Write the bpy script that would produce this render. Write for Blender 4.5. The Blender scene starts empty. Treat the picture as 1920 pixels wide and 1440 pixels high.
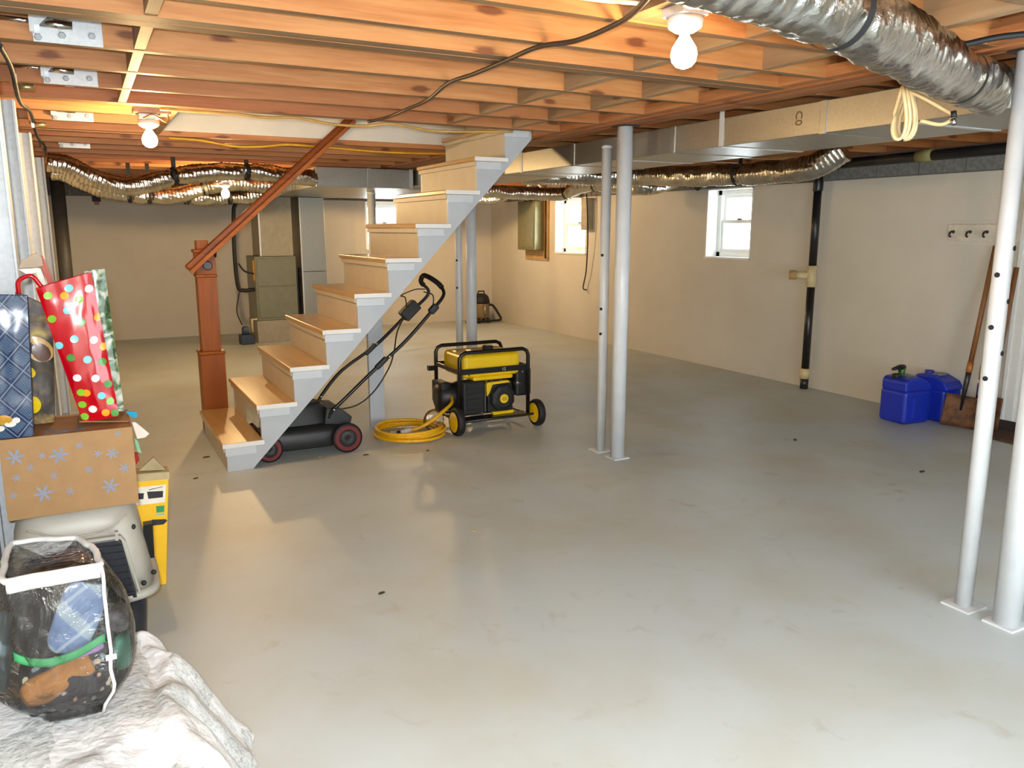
import bpy, bmesh, math, random
from mathutils import Vector, Matrix, noise as mnoise

# ------------------------------------------------------------------ camera, world, lights, exposure
SC = bpy.context.scene
COL = SC.collection
random.seed(7)
R = math.radians

cam_d = bpy.data.cameras.new('camera')
cam_d.sensor_width = 36.0
cam_d.lens = 1495.0 / 1920.0 * 36.0
cam_d.clip_start = 0.02
cam = bpy.data.objects.new('camera', cam_d)
COL.objects.link(cam)
cam.location = (0, 0, 1.53)
cam.rotation_euler = (R(90 - 10.978), 0, R(-28.008))
SC.camera = cam

SC.view_settings.view_transform = 'Standard'
SC.view_settings.look = 'None'
SC.view_settings.gamma = 1.0
SC.view_settings.use_curve_mapping = False
SC.view_settings.exposure = 0.45
SC.cycles.use_denoising = True
SC.cycles.max_bounces = 8
SC.cycles.transparent_max_bounces = 16
SC.cycles.sample_clamp_indirect = 6.0
SC.cycles.caustics_reflective = False
SC.cycles.caustics_refractive = False

world = bpy.data.worlds.new('daylight')
SC.world = world
world.use_nodes = True
world.node_tree.nodes['Background'].inputs[0].default_value = (0.88, 0.95, 1.0, 1)
world.node_tree.nodes['Background'].inputs[1].default_value = 8.0

FLASH_W = 215.0
BULB = 330.0          # emission strength of the glass bulbs
BULB_COL = (1.0, 0.66, 0.30)
# the camera's own flash, a hand's breadth above and beside the lens
fl = bpy.data.lights.new('camera_flash', 'POINT')
fl.energy = FLASH_W
fl.color = (0.88, 0.94, 1.0)
fl.shadow_soft_size = 0.02
flo = bpy.data.objects.new('camera_flash', fl)
flo.location = (-0.03, -0.02, 1.585)
COL.objects.link(flo)

# ------------------------------------------------------------------ helpers
def srgb(r, g, b):
    def f(c):
        c /= 255.0
        return c / 12.92 if c <= 0.04045 else ((c + 0.055) / 1.055) ** 2.4
    return (f(r), f(g), f(b), 1.0)

MATS = {}
def nodes_of(name):
    m = bpy.data.materials.new(name)
    m.use_nodes = True
    nt = m.node_tree
    return m, nt, nt.nodes['Principled BSDF']

def N(nt, typ, **kw):
    n = nt.nodes.new(typ)
    for k, v in kw.items():
        if k.startswith('i_'):
            n.inputs[k[2:].replace('_', ' ')].default_value = v
        else:
            setattr(n, k, v)
    return n

def ramp(nt, fac, stops):
    n = nt.nodes.new('ShaderNodeValToRGB')
    e = n.color_ramp.elements
    while len(e) < len(stops):
        e.new(0.5)
    for el, (p, c) in zip(e, stops):
        el.position = p
        el.color = c
    nt.links.new(fac, n.inputs[0])
    return n.outputs[0]

def mix(nt, fac, a, b, blend='MIX'):
    n = nt.nodes.new('ShaderNodeMix')
    n.data_type = 'RGBA'
    n.blend_type = blend
    for sock, v in ((n.inputs[0], fac), (n.inputs[6], a), (n.inputs[7], b)):
        if hasattr(v, 'is_linked'):
            nt.links.new(v, sock)
        else:
            sock.default_value = v
    return n.outputs[2]

def math_n(nt, op, a, b=None, c=None):
    n = nt.nodes.new('ShaderNodeMath')
    n.operation = op
    for i, v in enumerate((a, b, c)):
        if v is None:
            continue
        if hasattr(v, 'is_linked'):
            nt.links.new(v, n.inputs[i])
        else:
            n.inputs[i].default_value = v
    return n.outputs[0]

def coords(nt, kind='Object', scale=(1, 1, 1), rot=(0, 0, 0), loc=(0, 0, 0)):
    tc = nt.nodes.new('ShaderNodeTexCoord')
    mp = nt.nodes.new('ShaderNodeMapping')
    mp.inputs['Scale'].default_value = scale
    mp.inputs['Rotation'].default_value = rot
    mp.inputs['Location'].default_value = loc
    nt.links.new(tc.outputs[kind], mp.inputs[0])
    return mp.outputs[0]

def world_coords(nt, scale=(1, 1, 1)):
    g = nt.nodes.new('ShaderNodeNewGeometry')
    mp = nt.nodes.new('ShaderNodeMapping')
    mp.inputs['Scale'].default_value = scale
    nt.links.new(g.outputs['Position'], mp.inputs[0])
    return mp.outputs[0]

def noise(nt, vec, scale, detail=3.0, rough=0.5, dist=0.0):
    n = nt.nodes.new('ShaderNodeTexNoise')
    nt.links.new(vec, n.inputs['Vector'])
    n.inputs['Scale'].default_value = scale
    n.inputs['Detail'].default_value = detail
    n.inputs['Roughness'].default_value = rough
    n.inputs['Distortion'].default_value = dist
    return n.outputs['Fac']

def bump(nt, bsdf, height, strength=0.2, dist=0.01):
    b = nt.nodes.new('ShaderNodeBump')
    b.inputs['Strength'].default_value = strength
    b.inputs['Distance'].default_value = dist
    nt.links.new(height, b.inputs['Height'])
    nt.links.new(b.outputs[0], bsdf.inputs['Normal'])

def plain(name, rgb, rough=0.5, metal=0.0, var=0.08, scale=14.0, bmp=0.0, coat=0.0):
    """one colour with a little mottling"""
    if name in MATS:
        return MATS[name]
    m, nt, b = nodes_of(name)
    v = coords(nt)
    c = srgb(*rgb)
    dk = tuple(x * (1 - 2.2 * var) for x in c[:3]) + (1,)
    lt = tuple(min(1, x * (1 + var)) for x in c[:3]) + (1,)
    f = noise(nt, v, scale, 4)
    nt.links.new(ramp(nt, f, [(0.3, dk), (0.7, lt)]), b.inputs['Base Color'])
    b.inputs['Roughness'].default_value = rough
    b.inputs['Metallic'].default_value = metal
    if coat:
        b.inputs['Coat Weight'].default_value = coat
        b.inputs['Coat Roughness'].default_value = 0.08
    if bmp:
        bump(nt, b, noise(nt, v, scale * 3, 3), bmp, 0.004)
    MATS[name] = m
    return m

class MB:
    """collects vertices and faces of one mesh"""
    def __init__(self):
        self.v, self.f, self.s = [], [], []
    def add(self, verts, faces, smooth=False, M=None):
        o = len(self.v)
        for p in verts:
            p = Vector(p)
            self.v.append(M @ p if M is not None else p)
        for f in faces:
            self.f.append([i + o for i in f])
            self.s.append(smooth)
        return self
    def box(self, a, b, M=None):
        (x0, y0, z0), (x1, y1, z1) = a, b
        vs = [(x0, y0, z0), (x1, y0, z0), (x1, y1, z0), (x0, y1, z0), (x0, y0, z1), (x1, y0, z1), (x1, y1, z1), (x0, y1, z1)]
        fs = [(0, 3, 2, 1), (4, 5, 6, 7), (0, 1, 5, 4), (1, 2, 6, 5), (2, 3, 7, 6), (3, 0, 4, 7)]
        return self.add(vs, fs, False, M)
    def cbox(self, c, s, M=None):
        return self.box([c[i] - s[i] / 2 for i in range(3)], [c[i] + s[i] / 2 for i in range(3)], M)
    def prism(self, poly, ax, d0, d1, M=None):
        """2-D polygon (counter-clockwise or not) swept along axis ax"""
        n = len(poly)
        def P(p, d):
            q = [0, 0, 0]
            o = [i for i in range(3) if i != ax]
            q[o[0]], q[o[1]], q[ax] = p[0], p[1], d
            return q
        vs = [P(p, d0) for p in poly] + [P(p, d1) for p in poly]
        fs = [list(range(n))[::-1], [n + i for i in range(n)]]
        for i in range(n):
            j = (i + 1) % n
            fs.append((i, j, n + j, n + i))
        return self.add(vs, fs, False, M)
    def tube(self, path, r, n=10, cap=True, smooth=True, closed=False, ref=None):
        pts = [Vector(p) for p in path]
        m = len(pts)
        rr = r if callable(r) else (lambda i, a: r)
        tang = []
        for i in range(m):
            if closed:
                t = pts[(i + 1) % m] - pts[i - 1]
            else:
                t = pts[min(i + 1, m - 1)] - pts[max(i - 1, 0)]
            tang.append(t.normalized())
        up = Vector(ref) if ref else Vector((0, 0, 1))
        if abs(tang[0].dot(up)) > 0.95:
            up = Vector((1, 0, 0))
        u = (up - tang[0] * up.dot(tang[0])).normalized()
        vs = []
        for i in range(m):
            u = (u - tang[i] * u.dot(tang[i])).normalized()
            w = tang[i].cross(u)
            for k in range(n):
                a = 2 * math.pi * k / n
                q = rr(i, a)
                vs.append(pts[i] + (u * math.cos(a) + w * math.sin(a)) * q)
        fs = []
        for i in range(m if closed else m - 1):
            j = (i + 1) % m
            for k in range(n):
                l = (k + 1) % n
                fs.append((i * n + k, i * n + l, j * n + l, j * n + k))
        self.add(vs, fs, smooth)
        if cap and not closed:
            o = len(self.v) - m * n
            self.f.append([o + k for k in range(n)][::-1]); self.s.append(False)
            self.f.append([o + (m - 1) * n + k for k in range(n)]); self.s.append(False)
        return self
    def lathe(self, prof, n=20, M=None, smooth=True):
        """profile [(radius, z)] spun about local z"""
        vs, fs = [], []
        for r, z in prof:
            for k in range(n):
                a = 2 * math.pi * k / n
                vs.append((r * math.cos(a), r * math.sin(a), z))
        m = len(prof)
        for i in range(m - 1):
            for k in range(n):
                l = (k + 1) % n
                fs.append((i * n + k, i * n + l, (i + 1) * n + l, (i + 1) * n + k))
        self.add(vs, fs, smooth, M)
        o = len(self.v) - m * n
        self.f.append([o + k for k in range(n)][::-1]); self.s.append(False)
        self.f.append([o + (m - 1) * n + k for k in range(n)]); self.s.append(False)
        return self
    def grid(self, fn, nu, nv, smooth=True, cu=False, M=None):
        vs = [fn(i / (nu if cu else nu - 1), j / (nv - 1)) for j in range(nv) for i in range(nu)]
        fs = []
        for j in range(nv - 1):
            for i in range(nu if cu else nu - 1):
                k = (i + 1) % nu
                fs.append((j * nu + i, j * nu + k, (j + 1) * nu + k, (j + 1) * nu + i))
        return self.add(vs, fs, smooth, M)
    def sphere(self, c, r, n=16, m=10):
        rx, ry, rz = r if hasattr(r, '__len__') else (r, r, r)
        def fn(u, v):
            a, b = u * 2 * math.pi, (v - 0.5) * math.pi
            b = max(-1.5707, min(1.5707, b))
            return (c[0] + rx * math.cos(b) * math.cos(a), c[1] + ry * math.cos(b) * math.sin(a), c[2] + rz * math.sin(b))
        return self.grid(fn, n, m, True, True)
    def build(self, name, mat, parent=None, bevel=0.0, loc=None, seg=2, subsurf=0, world=True):
        """one mesh object; vertices are world coordinates, shifted so that the origin is at loc (or the base centre)"""
        if parent is not None:
            off = parent_loc(parent) if world else Vector((0, 0, 0))
            oloc = Vector((0, 0, 0))
        else:
            if loc is None:
                xs = [p[0] for p in self.v]; ys = [p[1] for p in self.v]; zs = [p[2] for p in self.v]
                loc = ((min(xs) + max(xs)) / 2, (min(ys) + max(ys)) / 2, min(zs))
            off = Vector(loc); oloc = Vector(loc)
        me = bpy.data.meshes.new(name)
        me.from_pydata([tuple(Vector(p) - off) for p in self.v], [], self.f)
        me.polygons.foreach_set('use_smooth', self.s)
        bm = bmesh.new(); bm.from_mesh(me)
        bmesh.ops.recalc_face_normals(bm, faces=bm.faces)
        bm.to_mesh(me); bm.free()
        me.materials.append(mat)
        ob = bpy.data.objects.new(name, me)
        COL.objects.link(ob)
        ob.location = oloc
        if parent is not None:
            ob.parent = parent
        if bevel:
            md = ob.modifiers.new('bevel', 'BEVEL')
            md.width = bevel; md.segments = seg; md.limit_method = 'ANGLE'; md.angle_limit = R(40)
        if subsurf:
            md = ob.modifiers.new('sub', 'SUBSURF'); md.levels = subsurf; md.render_levels = subsurf
        return ob

def parent_loc(o):
    l = Vector((0, 0, 0))
    while o is not None:
        l += o.location
        o = o.parent
    return l

def tag(o, label=None, cat=None, group=None, kind=None):
    if label: o['label'] = label
    if cat: o['category'] = cat
    if group: o['group'] = group
    if kind: o['kind'] = kind
    return o

def thing(name, loc, label, cat, group=None):
    e = bpy.data.objects.new(name, None)
    e.empty_display_size = 0.1
    e.location = loc
    COL.objects.link(e)
    return tag(e, label, cat, group)

def box(name, a, b, mat, parent=None, bevel=0.0):
    return MB().box(a, b).build(name, mat, parent, bevel)

def copy_tree(o, parent=None):
    c = o.copy(); COL.objects.link(c); c.parent = parent
    for ch in list(o.children):
        copy_tree(ch, c)
    return c

def smooth_path(pts, k=8):
    """Catmull-Rom through the points"""
    P = [Vector(p) for p in pts]
    P = [P[0] * 2 - P[1]] + P + [P[-1] * 2 - P[-2]]
    out = []
    for i in range(1, len(P) - 2):
        for j in range(k):
            t = j / k
            a, b, c, d = P[i - 1], P[i], P[i + 1], P[i + 2]
            out.append(0.5 * ((2 * b) + (c - a) * t + (2 * a - 5 * b + 4 * c - d) * t * t + (3 * b - a - 3 * c + d) * t ** 3))
    out.append(P[-2])
    return out

def resample(path, step):
    P = [Vector(p) for p in path]
    out = [P[0]]; acc = 0.0
    for a, b in zip(P, P[1:]):
        L = (b - a).length
        if L < 1e-9: continue
        d = step - acc
        while d <= L:
            out.append(a + (b - a) * (d / L)); d += step
        acc = L - (d - step)
    if (out[-1] - P[-1]).length > step * 0.3:
        out.append(P[-1])
    return out

def text_mesh(body, size, M, depth=0.0008):
    """lettering as mesh data: returns an MB"""
    cu = bpy.data.curves.new('lettering', 'FONT')
    cu.body = body; cu.size = size; cu.align_x = 'CENTER'; cu.align_y = 'CENTER'; cu.extrude = depth; cu.resolution_u = 3
    ob = bpy.data.objects.new('lettering', cu); COL.objects.link(ob)
    dg = bpy.context.evaluated_depsgraph_get(); dg.update()
    me = bpy.data.meshes.new_from_object(ob.evaluated_get(dg))
    mb = MB().add([v.co[:] for v in me.vertices], [list(p.vertices) for p in me.polygons], False, M)
    bpy.data.objects.remove(ob); bpy.data.meshes.remove(me); bpy.data.curves.remove(cu)
    return mb

# ------------------------------------------------------------------ materials
def mat_floor():
    m, nt, b = nodes_of('painted_concrete_floor')
    v = world_coords(nt)
    big = noise(nt, v, 0.55, 3, 0.5)
    base = ramp(nt, big, [(0.3, srgb(184, 193, 194)), (0.7, srgb(196, 204, 204))])
    st = ramp(nt, noise(nt, v, 1.4, 5, 0.55, 0.3), [(0.42, (0, 0, 0, 1)), (0.80, (1, 1, 1, 1))])
    base = mix(nt, math_n(nt, 'MULTIPLY', st, 0.6), base, srgb(172, 165, 136))
    st2 = ramp(nt, noise(nt, v, 5.0, 5, 0.65, 0.8), [(0.60, (0, 0, 0, 1)), (0.80, (1, 1, 1, 1))])
    base = mix(nt, math_n(nt, 'MULTIPLY', st2, 0.45), base, srgb(150, 138, 106))
    # a few brown rust stains where water once dripped
    sxyz = nt.nodes.new('ShaderNodeSeparateXYZ'); nt.links.new(v, sxyz.inputs[0])
    for cx, cy, rx, ry in ((4.10, 2.93, 0.30, 0.05), (4.22, 3.02, 0.12, 0.05), (3.02, 2.06, 0.06, 0.03), (2.9, 3.3, 0.05, 0.30), (4.5, 4.1, 0.10, 0.06)):
        dx = math_n(nt, 'DIVIDE', math_n(nt, 'SUBTRACT', sxyz.outputs[0], cx), rx)
        dy = math_n(nt, 'DIVIDE', math_n(nt, 'SUBTRACT', sxyz.outputs[1], cy), ry)
        d2 = math_n(nt, 'ADD', math_n(nt, 'MULTIPLY', dx, dx), math_n(nt, 'MULTIPLY', dy, dy))
        d2 = math_n(nt, 'ADD', d2, math_n(nt, 'MULTIPLY', noise(nt, v, 14, 3), 1.6))
        k_ = ramp(nt, d2, [(0.45, (1, 1, 1, 1)), (1.0, (0, 0, 0, 1))])
        base = mix(nt, math_n(nt, 'MULTIPLY', k_, 0.55), base, srgb(164, 132, 84))
    nt.links.new(base, b.inputs['Base Color'])
    b.inputs['Roughness'].default_value = 0.46
    bump(nt, b, noise(nt, v, 60, 3), 0.05, 0.002)
    return m

def mat_wall(name, a, c):
    m, nt, b = nodes_of(name)
    v = world_coords(nt)
    big = noise(nt, v, 0.8, 4, 0.6)
    nt.links.new(ramp(nt, big, [(0.3, srgb(*a)), (0.7, srgb(*c))]), b.inputs['Base Color'])
    b.inputs['Roughness'].default_value = 0.6
    # block coursing under the paint: faint joint lines (z every 0.2 m, along the wall every 0.4 m)
    g = nt.nodes.new('ShaderNodeNewGeometry')
    sx = nt.nodes.new('ShaderNodeSeparateXYZ')
    nt.links.new(g.outputs['Position'], sx.inputs[0])
    al = math_n(nt, 'ADD', sx.outputs[0], sx.outputs[1])
    cb = nt.nodes.new('ShaderNodeCombineXYZ')
    nt.links.new(al, cb.inputs[0]); nt.links.new(sx.outputs[2], cb.inputs[1])
    br = nt.nodes.new('ShaderNodeTexBrick')
    nt.links.new(cb.outputs[0], br.inputs['Vector'])
    br.inputs['Scale'].default_value = 1.0
    br.inputs['Mortar Size'].default_value = 0.006
    br.inputs['Mortar Smooth'].default_value = 1.0
    br.inputs['Brick Width'].default_value = 0.4
    br.inputs['Row Height'].default_value = 0.2
    h = math_n(nt, 'SUBTRACT', math_n(nt, 'MULTIPLY', noise(nt, v, 45, 3), 0.6), br.outputs['Fac'])
    bump(nt, b, h, 0.16, 0.006)
    return m

def mat_wood(name, light, dark, red, knots=True, axis=0, rough=0.55, gloss=0.0, use_world=False):
    """pine: grain lines along the axis, colour by board, knots"""
    m, nt, b = nodes_of(name)
    sc = [9.0, 9.0, 9.0]; sc[axis] = 0.55
    oi = nt.nodes.new('ShaderNodeObjectInfo')
    tc = nt.nodes.new('ShaderNodeTexCoord')
    add = nt.nodes.new('ShaderNodeVectorMath'); add.operation = 'ADD'
    nt.links.new(tc.outputs['Object'], add.inputs[0])
    cmb = nt.nodes.new('ShaderNodeCombineXYZ')
    rnd = math_n(nt, 'MULTIPLY', oi.outputs['Random'], 37.0)
    for i in range(3): nt.links.new(rnd, cmb.inputs[i])
    nt.links.new(cmb.outputs[0], add.inputs[1])
    mp = nt.nodes.new('ShaderNodeMapping'); mp.inputs['Scale'].default_value = sc
    nt.links.new(add.outputs[0], mp.inputs[0])
    g1 = noise(nt, mp.outputs[0], 1.4, 4, 0.55, 0.5)
    g2 = noise(nt, mp.outputs[0], 7.0, 3, 0.6, 0.2)
    f = math_n(nt, 'ADD', math_n(nt, 'MULTIPLY', g1, 0.6), math_n(nt, 'MULTIPLY', g2, 0.4))
    c = ramp(nt, f, [(0.36, srgb(*dark)), (0.62, srgb(*light))])
    tint = ramp(nt, oi.outputs['Random'], [(0.0, (0, 0, 0, 1)), (1.0, (1, 1, 1, 1))])
    c = mix(nt, math_n(nt, 'MULTIPLY', tint, 0.55), c, srgb(*red))
    if knots:
        sp = nt.nodes.new('ShaderNodeSeparateXYZ'); nt.links.new(add.outputs[0], sp.inputs[0])
        cb = nt.nodes.new('ShaderNodeCombineXYZ')
        nt.links.new(math_n(nt, 'MULTIPLY', sp.outputs[axis], 1.5), cb.inputs[0])
        nt.links.new(math_n(nt, 'MULTIPLY', sp.outputs[2], 4.2), cb.inputs[1])
        vo = nt.nodes.new('ShaderNodeTexVoronoi'); vo.voronoi_dimensions = '2D'; vo.inputs['Scale'].default_value = 1.0
        nt.links.new(cb.outputs[0], vo.inputs['Vector'])
        wob = math_n(nt, 'ADD', vo.outputs['Distance'], math_n(nt, 'MULTIPLY', math_n(nt, 'SUBTRACT', g2, 0.5), 0.12))
        kn = ramp(nt, wob, [(0.045, (1, 1, 1, 1)), (0.085, (0, 0, 0, 1))])
        halo = ramp(nt, wob, [(0.06, (1, 1, 1, 1)), (0.30, (0, 0, 0, 1))])
        c = mix(nt, math_n(nt, 'MULTIPLY', halo, 0.35), c, srgb(*dark))
        c = mix(nt, math_n(nt, 'MULTIPLY', kn, 0.8), c, srgb(96, 42, 18))
    nt.links.new(c, b.inputs['Base Color'])
    b.inputs['Roughness'].default_value = rough
    if gloss:
        b.inputs['Coat Weight'].default_value = gloss
        b.inputs['Coat Roughness'].default_value = 0.12
    bump(nt, b, g2, 0.08, 0.002)
    return m

def mat_galv(name, c=(176, 175, 168), rough=0.36, metal=0.9, sc=85):
    m, nt, b = nodes_of(name)
    v = coords(nt)
    vo = nt.nodes.new('ShaderNodeTexVoronoi'); vo.inputs['Scale'].default_value = sc
    nt.links.new(v, vo.inputs['Vector'])
    sp = nt.nodes.new('ShaderNodeSeparateColor'); nt.links.new(vo.outputs['Color'], sp.inputs[0])
    k = srgb(*c)
    dk = tuple(x * 0.90 for x in k[:3]) + (1,)
    nt.links.new(ramp(nt, sp.outputs[0], [(0.0, dk), (1.0, k)]), b.inputs['Base Color'])
    b.inputs['Metallic'].default_value = metal
    rg = ramp(nt, sp.outputs[1], [(0, (rough - 0.03,) * 3 + (1,)), (1, (rough + 0.03,) * 3 + (1,))])
    nt.links.new(rg, b.inputs['Roughness'])
    bump(nt, b, noise(nt, v, 5, 3), 0.10, 0.01)
    return m

def mat_foil():
    m, nt, b = nodes_of('aluminium_foil')
    v = coords(nt)
    f = noise(nt, v, 9, 4, 0.55, 0.2)
    nt.links.new(ramp(nt, f, [(0.3, srgb(186, 183, 176)), (0.7, srgb(222, 220, 214))]), b.inputs['Base Color'])
    b.inputs['Metallic'].default_value = 1.0
    b.inputs['Roughness'].default_value = 0.20
    n2 = noise(nt, v, 30, 4, 0.6, 0.4)
    bump(nt, b, n2, 0.42, 0.010)
    return m

FLOOR = mat_floor()
WALL = mat_wall('painted_block_wall', (204, 198, 184), (217, 211, 198))
BLOCK = plain('bare_concrete_block', (126, 124, 120), 0.9, 0, 0.15, 30, 0.3)
PINE = mat_wood('pine_joist', (200, 144, 88), (166, 104, 54), (154, 82, 38))
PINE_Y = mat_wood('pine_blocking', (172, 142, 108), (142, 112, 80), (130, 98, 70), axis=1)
PINE_EDGE = mat_wood('grey_pine_edge', (140, 112, 80), (112, 84, 56), (108, 78, 50), knots=False)
GIRDER = mat_wood('pine_girder', (188, 126, 76), (146, 86, 46), (120, 66, 34), axis=1)
SUBFLOOR = mat_wood('plywood_subfloor', (140, 98, 62), (104, 66, 38), (114, 70, 38), knots=True)
TREAD = mat_wood('oak_tread', (196, 160, 108), (172, 134, 82), (182, 140, 86), knots=False, axis=1, rough=0.3, gloss=0.35)
CHERRY = mat_wood('cherry_stained_wood', (154, 86, 14), (116, 58, 4), (138, 72, 8), knots=False, axis=2, rough=0.5, gloss=0.05)
CHERRY.node_tree.nodes['Principled BSDF'].inputs['Specular IOR Level'].default_value = 0.25
CHERRY_X = mat_wood('cherry_stained_rail', (138, 70, 10), (98, 44, 4), (118, 54, 6), knots=False, axis=0, rough=0.42, gloss=0.08)
CHERRY_X.node_tree.nodes['Principled BSDF'].inputs['Specular IOR Level'].default_value = 0.25
GREYPAINT = plain('pale_grey_paint', (186, 192, 198), 0.45, 0, 0.03, 6)
RISER_WARM = plain('grey_paint_warm_lit', (196, 186, 166), 0.5, 0, 0.03, 6)  # the grey stringer paint with warm bulb light mixed into its colour
WHITE = plain('white_paint', (236, 236, 232), 0.45, 0, 0.02, 8)
DRYWALL = plain('white_drywall', (226, 222, 212), 0.8, 0, 0.03, 5)
POST = plain('white_enamel_steel', (212, 216, 220), 0.34, 0, 0.03, 10)
GALV = mat_galv('galvanised_steel')
GALVL = mat_galv('zinc_bright_steel', (214, 218, 220), 0.32, 0.25, 120)
GALVB = mat_galv('weathered_galvanised_steel', (204, 208, 210), 0.5, 0.12, 70)
FOIL = mat_foil()
BLACK = plain('black_rubber', (22, 22, 24), 0.6, 0, 0.1, 20)
BLACKG = plain('black_gloss_paint', (18, 18, 20), 0.3, 0, 0.1, 20)
BLACKPVC = plain('black_abs_pipe', (26, 26, 28), 0.35, 0, 0.1, 12)
CREAMPVC = plain('cream_pvc', (214, 196, 150), 0.45, 0, 0.05, 12)
YELLOW = plain('yellow_enamel', (246, 204, 20), 0.32, 0, 0.03, 8, coat=0.4)
CORD_Y = plain('yellow_cord_jacket', (236, 178, 20), 0.45, 0, 0.06, 20)
CHROME = plain('chrome', (210, 210, 210), 0.15, 1.0, 0.03, 20)
DKSTEEL = plain('dark_steel', (70, 70, 72), 0.4, 0.8, 0.1, 20)
# ------------------------------------------------------------------ the room
XL, XR, YN, YF = -0.36, 6.2, -0.8, 12.4
ZP, ZJ, ZS = 1.97, 2.18, 2.42          # paint line, joist bottoms, underside of the floor above
TH = 0.25

tag(MB().box((XL - TH, YN - TH, -0.15), (XR + TH, YF + TH, 0)).build('floor', FLOOR), kind='structure')

def wall_cells(us, ws, holes):
    """rectangles (u0,u1,w0,w1) that fill the wall around its holes"""
    U = sorted(set(us + [h[0] for h in holes] + [h[1] for h in holes]))
    W = sorted(set(ws + [h[2] for h in holes] + [h[3] for h in holes]))
    out = []
    for a, b in zip(U, U[1:]):
        for c, d in zip(W, W[1:]):
            if not any(h[0] <= a and b <= h[1] and h[2] <= c and d <= h[3] for h in holes):
                out.append((a, b, c, d))
    return out

WIN_R = [(6.32, 7.02, 1.21, ZP), (9.46, 10.30, 1.18, ZP)]     # y0 y1 z0 z1
DOOR_R = (2.55, 3.47, 0.0, 1.95)
WIN_F = (3.97, 4.72, 1.20, ZP)                                # x0 x1 z0 z1

mb = MB()
for a, b, c, d in wall_cells([YN - TH, YF + TH], [0.0, ZP], WIN_R + [DOOR_R]):
    mb.box((XR, a, c), (XR + TH, b, d))
wall_right = tag(mb.build('wall_right', WALL), kind='structure')
mb = MB()
for a, b, c, d in wall_cells([XL, XR], [0.0, ZP], [WIN_F]):
    mb.box((a, YF, c), (b, YF + TH, d))
wall_far = tag(mb.build('wall_far', WALL), kind='structure')
wall_left = tag(MB().box((XL - TH, YN - TH, 0), (XL, YF + TH, ZP)).build('wall_left', WALL), kind='structure')
WIN_N = [(1.6, 3.8, 0.0, ZP)]      # opening for an unseen glazed door, added to let in daylight
mb = MB()
for a, b, c, d in wall_cells([XL, XR], [0.0, ZP], WIN_N):
    mb.box((a, YN - TH, c), (b, YN, d))
wall_near = tag(mb.build('wall_near', WALL), kind='structure')

# the bare top course of blocks on every wall, each block a piece of its own
def course(parent, along, p, a0, a1, out):
    first = {}
    n = 0
    y = a0
    while y < a1 - 0.05:
        L = min(0.395, a1 - y)
        key = round(L, 3)
        if key not in first:
            m = MB().box((0, 0, 0), (TH, L, ZJ - ZP - 0.012)) if along == 1 else MB().box((0, 0, 0), (L, TH, ZJ - ZP - 0.012))
            o = m.build('concrete_block', BLOCK, parent, world=False, bevel=0.004, seg=1)
            first[key] = o
        else:
            o = first[key].copy(); COL.objects.link(o); o.parent = parent
        w = (p, y, ZP + 0.010) if along == 1 else (y, p, ZP + 0.010)
        o.location = Vector(w) - parent_loc(parent)
        y += 0.407
        n += 1
course(wall_right, 1, XR, 0.4, YF, 1)
course(wall_far, 0, YF, XL, XR, 1)
course(wall_left, 1, XL - TH, 2.0, YF, 1)
MORTAR = plain('grey_mortar', (120, 119, 114), 0.95, 0, 0.1, 40)
MB().box((XR + 0.012, 0.4, ZP), (XR + TH - 0.01, YF, ZJ)).build('mortar_bed', MORTAR, wall_right)
MB().box((XL, YF + 0.012, ZP), (XR, YF + TH - 0.01, ZJ)).build('mortar_bed', MORTAR, wall_far)
MB().box((XL - TH + 0.01, YN - TH, ZP), (XL - 0.012, YF, ZJ)).build('mortar_bed', MORTAR, wall_left)
MB().box((XL, YN - TH, ZP), (XR, YN, ZJ)).build('mortar_bed', MORTAR, wall_near)
MB().box((XR, YN - TH, ZP), (XR + TH, 0.4, ZJ)).build('mortar_bed', MORTAR, wall_right)
# wooden sill plates and rim joists closing the joist space
MB().box((XR + 0.06, YN - TH, ZJ), (XR + TH, YF + TH, ZS)).build('rim_joist', GIRDER, wall_right)
MB().box((XL - TH, YN - TH, ZJ), (XL - 0.02, YF + TH, ZS)).build('rim_joist', GIRDER, wall_left)
MB().box((XL - TH, YF + 0.06, ZJ), (XR + TH, YF + TH, ZS)).build('rim_joist', PINE, wall_far)
MB().box((XL - TH, YN - TH, ZJ), (XR + TH, YN, ZS)).build('rim_joist', PINE, wall_near)

# ---- the floor above: subfloor sheet with the stair opening, joists, blocking, girder
WX0, WX1, WY0, WY1 = 0.55, 2.92, 4.90, 6.34
mb = MB()
for a, b, c, d in wall_cells([XL - TH, XR + TH], [YN - TH, YF + TH], [(WX0, WX1, WY0, WY1)]):
    mb.box((a, c, ZS), (b, d, ZS + 0.03))
ceiling = tag(mb.build('ceiling', SUBFLOOR), kind='structure')

JT = 0.038
joist_cache = {}
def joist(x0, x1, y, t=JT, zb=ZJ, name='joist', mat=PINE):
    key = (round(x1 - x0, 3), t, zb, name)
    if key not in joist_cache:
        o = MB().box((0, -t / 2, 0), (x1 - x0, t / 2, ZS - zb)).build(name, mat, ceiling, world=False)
        o.data.materials.append(PINE_EDGE)           # down-facing edges take a greyer, darker pine than the faces
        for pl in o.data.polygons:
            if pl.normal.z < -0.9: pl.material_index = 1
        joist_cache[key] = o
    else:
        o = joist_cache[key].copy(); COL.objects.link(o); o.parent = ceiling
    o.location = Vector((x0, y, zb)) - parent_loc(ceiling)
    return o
JY = [-0.65, -0.2, 0.25, 0.68, 1.10, 1.50, 1.90, 2.24, 2.62]
JY += [3.44 + 0.465 * i for i in range(19)]
for y in JY:
    inwell = WY0 - 0.03 < y < WY1 + 0.03
    if inwell:
        joist(XL, WX0 - 0.04, y)
    elif y < YF:
        joist(XL, 3.0, y)
    if y < YF:
        joist(3.2, XR + 0.06, y + 0.012)
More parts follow.
